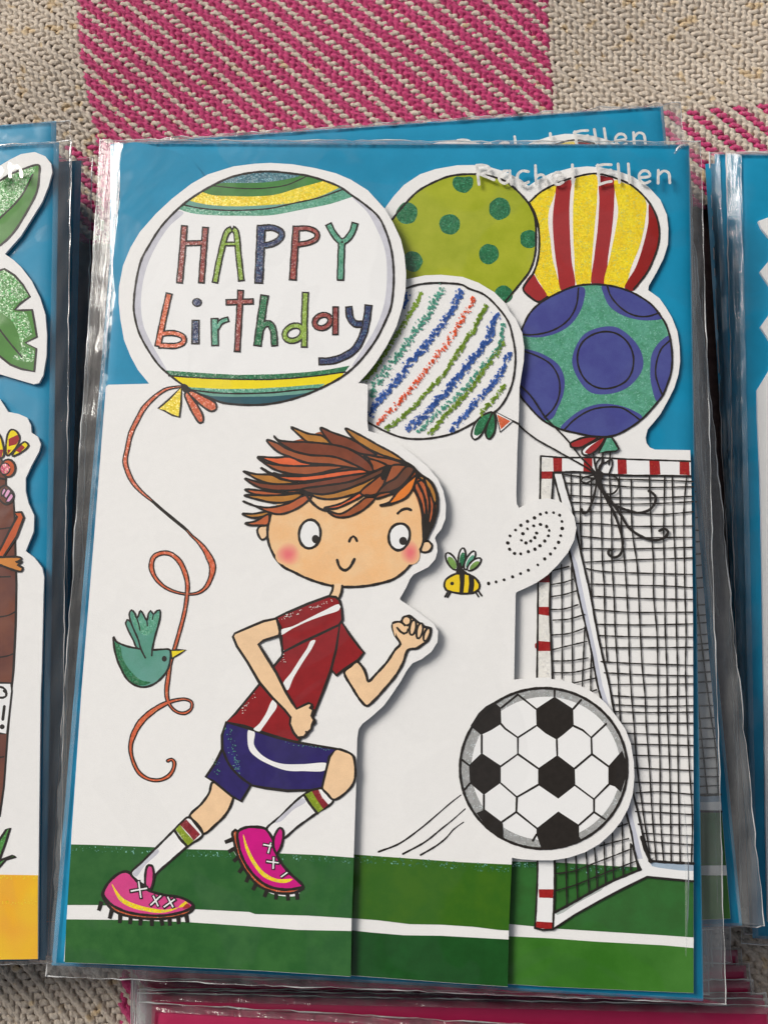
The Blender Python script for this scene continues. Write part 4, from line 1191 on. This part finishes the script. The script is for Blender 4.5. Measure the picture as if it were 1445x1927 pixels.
# ---- the boy
H1, H2, FZ, BZ, SZ, WZ, TZ, UZ = (440,790), (600,800), (440,950), (600,1000), (400,1110), (380,1300), (180,1470), (400,1420)
bt = Print('printed_boot', SF, front, 10).at(TZ)
SOCKW = paint('white_sock_print', (238, 236, 234), 0.02, 200, 0.6)
def stud(pr, x, y, w, h, r):
    c, s = math.cos(math.radians(r)), math.sin(math.radians(r))
    pr.fill([(x + a * c - b2 * s, y + a * s + b2 * c) for a, b2 in ((-w/2,-h/2),(w/2,-h/2),(w/2.4,h/2),(-w/2.4,h/2))], INK, False)
for x, y, r in ((45,1175,18),(145,1250,15),(232,1290,3),(330,1300,5),(425,1312,3),(530,1318,-2),(622,1315,-12),(698,1315,-3),(780,1300,-4),(858,1285,-10)): stud(bt, x, y, 42, 92, r)
bt.both('65,1050 80,1110 130,1180 200,1235 330,1275 520,1295 720,1285 870,1245 925,1190 905,1150 800,1200 620,1240 430,1235 280,1200 150,1130 90,1050', ORG, 4)
bt.both('330,870 290,850 220,870 120,960 75,1050 90,1095 150,1160 280,1225 430,1255 620,1265 800,1235 895,1195 915,1165 860,1120 780,1090 640,1070 530,1040 470,1010 400,950', MAG1, 4.2)
bt.fill('155,965 200,1030 260,1100 360,1150 500,1190 650,1210 780,1190 700,1225 600,1240 480,1225 340,1190 235,1130 190,1060', GL_YEL)
bt.fill('780,1190 850,1130 870,1150 830,1180', GL_YEL); bt.fill('860,1150 895,1180 820,1200', STRIPE)
bt.build()
sk = Print('printed_sock', SF, front, 30).at(TZ)
sk.both('875,340 1010,500 870,610 720,740 560,890 535,960 500,1000 470,985 400,940 335,870 440,760 570,630 720,480 800,400', SOCKW, 3.6)
sk.fill('350,870 450,765 590,640 600,660 470,790 380,900', GREY)
sk.fill('795,410 855,360 920,430 985,500 925,560 880,500', glitter('sock_red', (140, 34, 40), (200, 120, 110), 0.12), False)
sk.fill('755,455 795,410 850,480 925,560 865,608 810,530', glitter('sock_lime', (140, 160, 30), (190, 210, 90), 0.12), False)
sk.line('745,465 800,545 862,612', 4.2); sk.line('885,330 950,410 1012,495', 3.8)
sk.build()
tg = Print('printed_boot_tongue', SF, front, 50).at(TZ)
tg.both('480,820 500,790 530,795 548,850 545,940 515,1020 485,1010 470,980', MAG1, 3.8)
def lace(pr, a, b2):
    pr.line([a, b2], 7.4, smooth=False, cap=False); 
def lacew(pr, a, b2):
    pr.line([(a[0]*.93+b2[0]*.07, a[1]*.93+b2[1]*.07), (b2[0]*.93+a[0]*.07, b2[1]*.93+a[1]*.07)], 2.6, m=WHITEP, smooth=False, cap=False)
LC = [((405,930),(430,1110)),((320,1037),(500,1005)),((540,1070),(595,1185)),((625,1070),(510,1175)),((675,1080),(735,1195)),((755,1105),(635,1192))]
for a, b2 in LC: lace(tg, a, b2)
for a, b2 in LC: lacew(tg, a, b2)
tg.build()
lg = Print('printed_leg', SF, front, 28).at(TZ)
lg.both('1105,10 1290,130 1280,210 1220,320 1140,400 1015,495 955,420 885,335 1000,210 1070,110', SKIN2, 3.8)
lg.build()
# far boot and leg
bt = Print('printed_boot', SF, front, 10).at(UZ)
bt.fill('190,900 300,1050 420,1200 560,1310 800,1325 820,1290 600,1280 440,1200 300,1040', WHITEP)
for x, y, r in ((160,808,68),(190,893,62),(232,975,48),(275,1075,35),(335,1160,25),(402,1235,30),(505,1298,22),(600,1318,5),(708,1328,-6),(795,1320,-6)): stud(bt, x, y, 42, 92, r)
bt.both('190,730 215,708 240,725 255,890 315,1030 405,1145 500,1225 600,1260 700,1272 845,1240 862,1250 800,1290 680,1308 560,1290 430,1230 330,1120 250,980 205,830', ORG, 4)
bt.both('240,730 300,690 400,680 500,700 560,780 600,930 640,1010 720,1110 850,1240 800,1258 700,1270 600,1260 500,1225 400,1145 310,1025 255,890', MAG2, 4.4)
bt.fill('290,750 330,860 400,1000 480,1100 600,1168 755,1172 700,1205 600,1200 480,1150 380,1030 310,880', GL_YEL)
bt.build()
sk = Print('printed_sock', SF, front, 30).at(WZ)
sk.both('1120,915 1235,1032 1080,1150 900,1280 765,1390 690,1400 640,1340 610,1300 740,1180 880,1040 970,970 1040,930', SOCKW, 3.6)
sk.fill('690,1240 800,1130 950,1010 980,1040 860,1120 740,1230', GREY)
sk.fill('1035,945 1095,925 1130,1000 1190,1070 1140,1112 1085,1030', glitter('sock_red', (140, 34, 40), (200, 120, 110), 0.12), False)
sk.fill('968,978 1035,945 1085,1030 1140,1110 1085,1152 1020,1080', glitter('sock_lime', (140, 160, 30), (190, 210, 90), 0.12), False)
sk.line('965,985 1020,1070 1085,1152', 4.0)
sk.build()
tg = Print('printed_boot_tongue', SF, front, 50).at(UZ)
tg.both('595,740 635,688 665,715 662,800 635,890 602,928 575,870 578,790', MAG2, 3.8)
LC = [((472,845),(562,862)),((552,822),(522,935)),((500,1003),(632,1020)),((577,955),(570,1085)),((640,1155),(710,1105))]
for a, b2 in LC: lace(tg, a, b2)
for a, b2 in LC: lacew(tg, a, b2)
tg.build()
lg = Print('printed_leg', SF, front, 36).at(WZ)
lg.both('1260,550 1340,565 1420,610 1440,700 1440,820 1400,910 1240,1025 1180,970 1130,910 1160,780 1200,620', SKIN2, 3.8)
lg.build()
sh = Print('printed_shorts', SF, front, 44).at(WZ)
sho = '230,295 330,320 500,375 700,440 900,485 1100,520 1262,545 1200,620 1180,700 1150,820 1130,912 1020,935 800,940 600,915 460,888 370,1040 280,990 110,850 38,810 120,690 192,550 190,420'
sh.fill(sho, NAVY, False)
sh.fill('440,368 495,385 490,500 530,570 620,640 750,685 950,690 1175,685 1160,745 950,755 800,750 650,700 520,630 450,560 430,460', SOCKW)
sh.fill('215,320 260,330 250,420 280,520 330,640 370,740 340,770 280,680 230,560 210,450', paint('navy_glitter_patch', (44, 36, 104), 0.1, 300, 0.6))
sh.line(sho, 4, closed=True, smooth=False); sh.line('200,560 250,680 330,780 400,840 465,885', 3.8)
for i in range(90):
    t = random.random(); px = 240 + 110 * t + random.gauss(0, 18); py = 330 + 440 * t + random.gauss(0, 14)
    if i % 4 == 0: px, py = 780 + 440 * t, 478 + 70 * t + random.uniform(0, 26)
    if i % 7 == 0: px, py = random.gauss(140, 16), random.gauss(720, 36)
    r = random.uniform(3, 7); sh.fill(ell(px, py, r, r * .8, 0, 5), GL_TEAL, False); sh.lay = 60
sh.build()
ar = Print('printed_arm', SF, front, 44).at(BZ)
ar.both('240,1320 300,1270 352,1222 420,1290 445,1350 465,1412 540,1340 640,1230 720,1110 765,1060 720,980 690,890 700,860 770,850 800,810 850,795 900,830 940,860 1000,900 1050,910 1045,970 1020,1030 980,1060 920,1100 840,1115 790,1240 720,1360 620,1480 520,1590 450,1642 400,1600 320,1480', SKIN2, 4)
for x, y, rx, ry, r in ((823,842,42,44,-15),(883,905,30,72,10),(948,935,28,74,12),(1015,970,26,66,18)): ar.both(ell(x, y, rx, ry, r, 14), SKIN2, 3.4)
ar.fill('700,865 770,850 830,900 840,960 790,970 730,920 720,990', SKIN2); ar.line('735,905 770,945 800,962 830,950 838,920', 3.4); ar.line('697,862 740,850 780,858 810,885', 3.4)
ar.build()
shr = Print('printed_shirt', SF, front, 64).at(SZ)
shr.both('1205,290 1290,420 1380,540 1425,590 1370,660 1240,745 1165,805 1115,750 1150,600 1180,430', RED, 3.8, False)
shr.both('660,585 655,625 580,715 520,800 440,890 350,1000 220,1160 130,1245 300,1280 500,1350 700,1410 805,1432 880,1330 960,1160 1050,930 1115,750 1165,550 1195,330 1000,420 850,490', RED, 3.8, False)
shr.fill('925,482 968,472 940,540 850,680 760,830 705,945 665,885 740,780 830,640 890,550', SOCKW)
shr.fill('570,1035 607,1088 540,1200 470,1300 445,1332 388,1312 440,1260 500,1170', SOCKW)
shr.both('600,262 700,215 900,130 1090,60 1160,68 1195,100 1215,180 1222,280 1190,330 1000,420 850,490 660,587 650,450 625,340', RED, 3.8, False)
shr.fill('632,385 760,340 900,270 1050,195 1190,135 1205,160 1190,190 1050,240 900,295 760,360 638,425', SOCKW)
for i in range(70):
    t = random.random(); x, y = 620 + 520 * t + random.gauss(0, 8), 262 - 180 * t + random.uniform(0, 34)
    if i % 3 == 0: x, y = 270 + 170 * t + random.gauss(0, 10), 1150 - 210 * t + random.gauss(0, 14)
    if i % 9 == 0: x, y = random.gauss(665, 14), random.gauss(650, 36)
    r = random.uniform(3, 6.5); shr.fill(ell(x, y, r, r * .8, 0, 5), GL_WHITE, False); shr.lay = 90
shr.build()
ar = Print('printed_arm', SF, front, 96).at(SZ)
ar.both('600,270 480,295 360,345 210,410 193,440 230,530 330,680 440,870 560,1010 680,1130 735,1200 728,1260 760,1340 800,1390 860,1385 890,1350 930,1310 935,1270 955,1225 932,1185 948,1130 918,1110 935,1078 905,1065 860,1085 790,1120 750,1060 690,960 600,780 500,620 432,510 480,475 625,430 640,350', SKIN2, 4, False)
ar.line('600,262 625,345 640,450 660,587', 3.8)
ar.line('930,1080 945,1100 925,1112', 3); ar.line('945,1128 960,1165 935,1185', 3); ar.line('958,1215 965,1250 935,1275', 3); ar.line('880,1335 895,1358 862,1385', 3)
ar.build()
nk = Print('printed_neck', SF, front, 60).at(FZ)
nk.fill('935,750 925,810 905,850 990,870 1010,830 1022,750', SKIN2); nk.line('935,755 925,810 903,852', 3.6); nk.line('1020,760 1010,830 988,880', 3.6)
nk.build()
er = Print('printed_ear', SF, front, 20).at(H1)
er.both('310,990 245,1005 222,1040 240,1100 265,1128 300,1115 325,1080', SKIN2, 3.6); er.build()
er = Print('printed_ear', SF, front, 20).at(H2)
er.both('975,1110 1005,1090 1030,1092 1065,1135 1045,1180 995,1198 960,1185', SKIN2, 3.6); er.build()
fc = Print('printed_face', SF, front, 26).at(H1)
face = '350,880 330,960 318,1050 325,1140 350,1220 400,1310 470,1385 560,1430 660,1480 780,1525 900,1557 1040,1572 1200,1568 1360,1542 1500,1500 1600,1430 1680,1340 1740,1250 1775,1170 1785,1110 1770,900 1700,650 1500,560 1000,600 500,720'
fc.fill(face, SKIN)
fc.line('350,880 330,960 318,1050 325,1140 350,1220 400,1310 470,1385 560,1430 660,1480 780,1525 900,1557 1040,1572 1200,1568 1360,1542 1500,1500 1600,1430 1680,1340 1740,1250 1775,1170 1790,1100', 4)
fc.build()
cheek('printed_cheek', SF, front, 34, 512, 1265, 118, 112, H1); cheek('printed_cheek', SF, front, 34, 858, 1200, 92, 118, H2)
ey = Print('printed_eye', SF, front, 38).at(H1)
ey.fill(ell(715,1075,103,138,6,20), WHITEP); ey.fill('745,1095 790,1090 805,1125 785,1165 755,1160 738,1125', INK); ey.fill(ell(768,1122,34,40,0,12), INK); ey.line(ell(715,1075,101,136,6,20), 4.2, closed=True); ey.build()
ey = Print('printed_eye', SF, front, 38).at(H2)
ee = '690,960 740,930 800,932 845,975 855,1040 835,1110 790,1165 740,1178 690,1150 662,1100 660,1020'
ey.fill(ee, WHITEP); ey.fill(ell(792,1090,38,40,0,12), INK); ey.line(ee, 4.2, closed=True); ey.build()
ft = Print('printed_smile', SF, front, 38).at(H2)
ft.line('172,1268 190,1325 215,1355 250,1366 290,1340 318,1295 335,1260', 4.4); ft.fill(ell(335,1262,12,12,0,8), INK); ft.build()
ft = Print('printed_nose', SF, front, 38).at(H2)
ft.line('285,1095 302,1060 325,1045 345,1062 358,1090', 4); ft.build()
ft = Print('printed_eyebrow', SF, front, 38).at(H2)
ft.line('740,832 780,798 830,786 868,800', 4.2); ft.build()
hr = Print('printed_hair', SF, front, 46).at(H1)
def hp(n, c): return paint('hair_' + n, c, 0.14, 240, 0.6)
OC, BR, DB, RB_, OR_, RO = hp('ochre', (178,120,50)), hp('brown', (122,62,40)), hp('dark_brown', (98,60,42)), hp('red_brown', (158,84,46)), hp('orange', (222,100,54)), hp('rust', (184,94,52))
base = ('700,720 500,700 640,560 400,560 560,400 430,260 700,160 830,110 1050,180 1200,180 1360,250 1500,320 1600,395 1680,450 1760,520 1840,570 1890,650 1910,740 1910,850 1885,950 1850,1030 1800,1130 1775,1120 1770,1070 1760,900 1730,770 1670,660 1600,700 1520,720 1440,700 1320,730 1250,725 1100,700 1000,720 850,735 740,720')
hr.fill(base, RB_)
LK = [('540,70 600,90 700,130 830,150 870,180 915,228 800,222 700,210 620,150', OC), ('815,75 930,120 1110,185 1250,270 1340,330 1200,320 1050,260 930,235 870,170', BR),
 ('1050,82 1200,150 1360,240 1500,315 1600,390 1450,350 1300,290 1130,180', OC), ('105,655 250,665 500,690 640,680 500,712 300,712 180,695', RO), ('100,710 300,712 500,705 665,688 560,760 400,780 250,755', OC),
 ('80,885 180,885 330,865 350,880 250,915 160,920', OC), ('105,975 200,955 330,890 320,985 230,992 150,990', RO), ('85,765 200,810 330,825 500,790 670,710 730,720 650,800 540,860 430,888 330,870 200,810', RO),
 ('90,483 200,510 360,520 450,560 600,592 480,605 350,600 220,560 150,520', OC), ('105,553 250,590 400,605 640,598 900,555 1280,487 1300,500 1100,580 850,620 640,655 400,665 250,640 150,590', BR),
 ('640,655 850,620 1100,580 1300,500 1440,440 1400,520 1200,600 1000,670 850,700 720,690', DB), ('720,695 850,702 1000,672 1200,602 1400,510 1250,650 1060,720 900,747 780,730', OC),
 ('850,830 1000,790 1150,705 1300,605 1430,490 1350,610 1220,710 1080,785 950,835', OR_), ('880,855 1000,885 1150,800 1250,730 1325,735 1240,830 1160,880 1060,915 950,910', RB_),
 ('1190,690 1330,560 1440,480 1430,560 1350,690 1280,720', RB_),
 ('370,500 500,530 700,525 900,497 1100,470 1245,455 1290,485 1100,520 900,550 700,575 550,575 430,545', OR_), ('255,450 330,500 500,520 700,512 1000,450 1200,460 1000,480 800,515 600,530 400,520', BR),
 ('220,352 300,400 420,425 600,435 800,430 1060,438 900,480 700,518 500,500 350,450', RB_), ('220,350 400,355 540,350 620,390 760,425 600,435 420,420 280,370', OR_),
 ('310,190 400,215 520,280 700,330 950,350 1150,430 1250,470 1100,450 900,420 700,405 560,360 400,290', RB_), ('375,150 420,190 520,205 700,210 900,230 1060,265 1180,330 1270,400 1312,480 1270,490 1150,430 950,350 720,330 560,290 430,210', BR),
 ('1220,330 1360,350 1500,375 1620,430 1440,428 1320,385', RB_), ('1270,370 1440,430 1400,450 1315,480 1300,430', RB_), ('1490,430 1625,440 1520,550 1418,608 1455,500', RB_),
 ('1630,438 1695,460 1660,530 1540,650 1355,692 1420,608 1520,550', DB), ('1360,700 1540,660 1650,560 1600,640 1500,690 1330,740', RB_), ('1715,520 1690,630 1620,730 1480,790 1385,805 1460,775 1530,690 1600,620 1680,550', paint('hair_bright_orange', (226,124,40), 0.08, 240, 0.6)),
 ('1700,610 1780,570 1860,670 1880,850 1840,1000 1800,1060 1775,900 1740,740', RO), ('1730,530 1810,550 1880,640 1910,740 1890,790 1840,670 1790,590', OC)]
for s, m in LK: hr.both(s, m, 3.3)
for s in ('1790,560 1830,700 1840,850 1815,1000', '1730,590 1790,720 1810,860 1800,1030', '1690,640 1750,760 1780,900 1790,1080', '1700,460 1760,520 1840,570 1890,650 1912,740 1910,850 1885,950 1850,1030 1800,1130', '1600,390 1700,460 1730,540',
          '670,690 720,760 770,810 830,845 880,850', '630,690 690,690 740,710', '1380,805 1480,790', '1240,710 1300,715 1340,700'):
    hr.line(s, 4.2)
hr.fill('1780,850 1800,900 1840,960 1850,1020 1800,1130 1775,1120 1770,1060 1765,920', INK); hr.fill('640,655 720,690 660,700 600,695', INK); hr.fill('1040,430 1180,470 1120,462', INK); hr.fill('1420,440 1480,430 1440,520 1400,570 1380,540', INK)
hr.build()

# ---- the second, identical card under the front one
card2 = copy_tree(card)
card2.location = (c2[0], c2[1], Z2)
card2.rotation_euler.z = A2
card2['label'] = 'birthday card peeping out from under the front footballer card, net and balloon tops showing'

# ---- silver lettering printed on the film of both packets
def lettering(parent_mat=None):
    Zf = ZT + 0.0020
    T = empty('printed_brand_line', (0, 0, ZT), 'x', 'lettering')
    sht = (Zf, 0.0, 0.0)
    L5, L6 = (720, 290), (980, 290)
    def one(strokes):
        pr = Print('foil_letter', sht, T)
        for o, s in strokes: pr.at(o).line(s, 5.2, m=FOIL, wob=0.06)
        pr.build()
    one([(L5, '885,108 895,200 905,288'), (L5, '880,106 950,104 1002,128 985,170 890,192'), (L5, '905,185 980,215 1048,242')])
    one([(L5, '1190,160 1140,160 1095,200 1100,250 1150,275 1195,240'), (L5, '1195,155 1197,220 1208,285')])
    one([(L5, '1370,165 1310,158 1268,195 1275,250 1320,282 1372,262')])
    one([(L6, '135,105 138,200 142,285'), (L6, '142,215 185,192 222,212 232,285')])
    one([(L6, '308,232 392,218 378,182 330,172 296,210 305,260 350,285 398,262')])
    one([(L6, '482,100 487,275')])
    one([(L6, '720,100 728,200 735,290'), (L6, '712,112 780,98 850,100'), (L6, '730,172 790,160 845,150'), (L6, '738,285 800,265 850,256')])
    one([(L6, '912,92 925,268')]); one([(L6, '1008,90 1020,268')])
    one([(L6, '1112,222 1212,205 1195,165 1145,158 1108,200 1125,255 1165,275 1212,255')])
    one([(L6, '1290,150 1288,275'), (L6, '1292,195 1340,158 1385,175 1398,272')])
    return T
t1 = lettering()
t1['label'] = 'silver maker name lettering on the film over the front footballer card'
t1['group'] = 'silver film lettering'
t2 = copy_tree(t1)
t2.location = (c2[0], c2[1], Z2); t2.rotation_euler.z = A2
t2['label'] = 'half hidden silver maker name along the top edge behind the front card'


# ================================================================== THE PALM TREE CARD on the left pile
SA = (ZA + 0.0010, 0.0, 0.0)
pc = empty('greeting_card', (cA[0], cA[1], ZA), 'die-cut card with green palm leaves, brown trunk and yellow sand, at the left edge', 'greeting card')
A1, A2_, A3, A4, A5_, A6_ = (0,200), (0,480), (0,760), (0,1020), (0,1300), (0,1560)
def Q(o, s): return pts(s, o)
po = ([(-60, 300), (-60, 330)] + Q(A1, '0,560 100,500 200,450 330,430 430,470 485,540 495,620 460,750 400,900 300,1060 200,1220 50,1390 130,1445') + Q(A2_, '200,110 300,240 380,400 430,560 445,750 440,950 410,1130 370,1205 320,1215 200,1180 0,1120') +
      [(-30, 706), (-30, 740)] + Q(A2_, '0,1350') + Q(A3, '40,10 80,75 180,95 260,130 295,200 300,270 360,310 388,380 370,450 300,580 245,700 245,820 270,930 325,1050 320,1200 245,1385') +
      Q(A4, '330,150 400,240 418,330 412,500 405,800 395,1200 385,1445') + Q(A5_, '370,1300') + Q(A6_, '365,430 360,1225 0,1230') + [(-300, 1806), (-300, 300)])
pl = sheet_obj('die_cut_leaf', po, SA, pc, 0.0008)
lf = Print('printed_palm_leaf', SA, pl).at(A1)
lf.fill('-200,760 0,700 100,640 250,580 360,550 374,560 372,650 350,800 250,1000 120,1200 0,1310 -100,1360', paint('leaf_print', (78, 132, 56), 0.12, 160, 0.6))
lf.fill('-200,780 0,712 100,652 250,592 340,566 300,660 200,850 0,1040 -100,1120', GL_LEAF)
lf.line('-200,760 0,700 100,640 250,580 360,550 374,560 372,650 350,800 250,1000 120,1200 0,1310 -100,1360', 3.2); lf.line('312,640 200,850 0,1055 -100,1140', 2.8)
lf.build()
lf = Print('printed_palm_leaf', SA, pl, 6).at(A2_)
ll = '-100,170 0,145 45,130 140,190 220,280 285,390 200,450 140,515 220,520 305,515 325,620 350,770 240,825 345,880 325,1095 200,1070 100,1030 0,950 -100,900'
lf.fill(ll, paint('leaf_print', (78, 132, 56), 0.12, 160, 0.6), False)
lf.fill('-100,180 0,160 45,140 140,200 210,285 265,390 190,440 120,510 150,540 240,540 300,700 310,740 220,800 230,850 320,900 310,1000 150,980 120,960 200,900 130,640 40,560 -50,500', GL_LEAF)
lf.line(ll, 3.2, smooth=False); lf.line('-40,650 0,700 100,830 210,960', 2.6)
lf.build()
TRK = paint('trunk_print', (100, 56, 44), 0.16, 120, 0.6, rgb2=(116, 66, 46))
tk = Print('printed_trunk', SA, pl).at(A3)
tr_ = pts('-300,700 60,700 60,770 130,900 140,1050 150,1445', A3) + pts('158,400 150,800 130,1200 120,1310', A4) + pts('110,0 75,410 40,900 0,1180 -200,1300', A5_)
tk.at(None).fill(tr_, TRK, False); tk.line(tr_[1:], 3.2, smooth=False)
for o, s in ((A3, '-50,1185 100,1165 145,1160'), (A4, '-50,330 100,325'), (A4, '0,705 80,690 150,655'), (A4, '0,1085 80,1070 130,1050'), (A5_, '-20,630 40,620')):
    tk.at(o).line(s, 2.2)
tk.build()
sg = Print('printed_sign', SA, pl, 10).at(A4)
sgn = pts('-100,1340 0,1325 105,1328', A4) + pts('115,0 70,405 0,400 -100,395', A5_)
sg.at(None).fill(sgn, WHITEP, False); sg.line(sgn, 3, smooth=False)
sg.at(A4).line('-20,1360 30,1370 60,1400 62,1440', 3.6); sg.at(A5_).line('-20,60 30,65 65,45 66,25 40,0', 3.6); sg.line('45,145 30,270', 4.4); sg.fill(ell(24, 338, 24, 24, 0, 10), INK)
sg.build()
mk = Print('printed_monkey', SA, pl, 16).at(A3)
FUR = paint('orange_fur_print', (196, 88, 40), 0.12, 200, 0.6)
mk.both('-100,470 0,500 30,560 60,700 -20,700 -100,720', TRK, 3)
mk.both('75,290 110,242 155,255 188,320 150,420 70,485', YEL, 3); mk.fill('85,330 170,290 185,330 160,380 85,400', STRIPE, False); mk.fill('75,430 110,430 75,480', STRIPE, False)
mk.both('120,490 180,400 240,357 272,390 200,460', YEL, 3); mk.fill('150,440 210,385 240,410 190,460', STRIPE, False)
mk.both('-60,250 0,290 40,440 30,500 -60,500', YEL, 3); mk.fill('-40,430 35,430 20,500 -40,500', STRIPE, False)
mk.both(ell(80, 605, 68, 82, 0, 16), FUR, 3.2); mk.fill(ell(50, 610, 48, 54, 0, 14), glitter('pink_ear_glitter', (214, 66, 100), (250, 190, 150), 0.25)); mk.line(ell(50, 610, 48, 54, 0, 14), 2)
mk.both('-20,830 20,780 60,770 130,850 120,910 60,945 0,900', TRK, 3)
for s in ('20,830 45,790 60,810 20,870', '40,870 80,800 105,815 60,890', '60,925 110,840 130,870 90,925'): mk.both(s, paint('pink_nail_print', (224, 160, 190), 0.05, 300, 0.6), 2.2)
mk.both('140,1022 205,1018 228,1070 160,1250 60,1400 0,1490 -60,1470 0,1380 90,1200 165,1060', FUR, 3.4, False)
mk.at(A4).both('-60,120 0,140 170,140 208,155 170,185 150,190 215,185 170,215 215,240 205,275 160,272 0,215 -60,200', paint('foot_print', (206, 132, 60), 0.1, 200, 0.6), 3.4)
mk.build()
sd = Print('printed_sand', SA, pl).at(A6_)
sd.fill('-400,430 0,430 360,435 359,1224 0,1229 -400,1230', paint('sand_print', (246, 206, 20), 0.1, 18, 0.7, rgb2=(232, 150, 44)), False)
for i in range(60):
    x, y = random.uniform(-60, 355), random.choice((random.uniform(440, 470), random.gauss(690, 14)))
    sd.fill(ell(x, y, random.uniform(4, 9), random.uniform(3, 5), 0, 5), GL_YEL, False); sd.lay = 4
sd.build()
gr = Print('printed_grass_blade', SA, pl, 8).at(A6_)
gr.both('100,-10 60,120 0,290 -80,420 -80,300 0,100 60,10', GL_LEAF, 3.6, False); gr.both('155,262 60,290 0,355 -60,420 -60,340 20,290 120,250', GL_LEAF, 3.4, False)
gr.build()
lt = empty('printed_brand_line', (cA[0], cA[1], ZA), 'last letters of the silver maker name on the film over the palm tree card', 'lettering', 'silver film lettering')
for strokes in (['-60,605 0,610 -10,640 -60,660', '-60,590 10,580 25,610 0,650 -40,665'], ['95,540 98,600 100,662', '100,600 135,566 180,572 200,610 205,662']):
    pr = Print('foil_letter', (ZA + 0.0034, 0, 0), lt).at(A1)
    for s in strokes: pr.line(s, 6.4, m=FOIL, wob=0.05)
    pr.build()

# ================================================================== THE ZIGZAG-EDGED CARDS on the right pile
S5 = (Z5 + 0.0010, 0.0, 0.0)
zc = empty('greeting_card', (c5[0], c5[1], Z5), 'white card with a zigzag cut left edge at the right edge of the photo', 'greeting card', 'zigzag-edged cards')
zo = [(1445,409),(1426,416),(1432,430),(1450,452),(1452,480),(1445,492),(1429,511),(1436,522),(1452,545),(1452,585),(1445,594),(1430,615),(1440,630),(1452,650),(1450,690),(1446,698),(1424,734),(1425,789),(1430,900),(1434,1100),(1437,1300),(1440,1560),(1444,1735),(1700,1735),(1660,380),(1480,380)]
zl = sheet_obj('die_cut_leaf', zo, S5, zc, 0.0009)
zc2 = copy_tree(zc)
zc2.location = (c6[0] + 0.0003, c6[1] + 0.0006, Z6); zc2.rotation_euler.z = A6 - A5
zc2['label'] = 'second zigzag-edged white card, its points just showing left of the upper one'
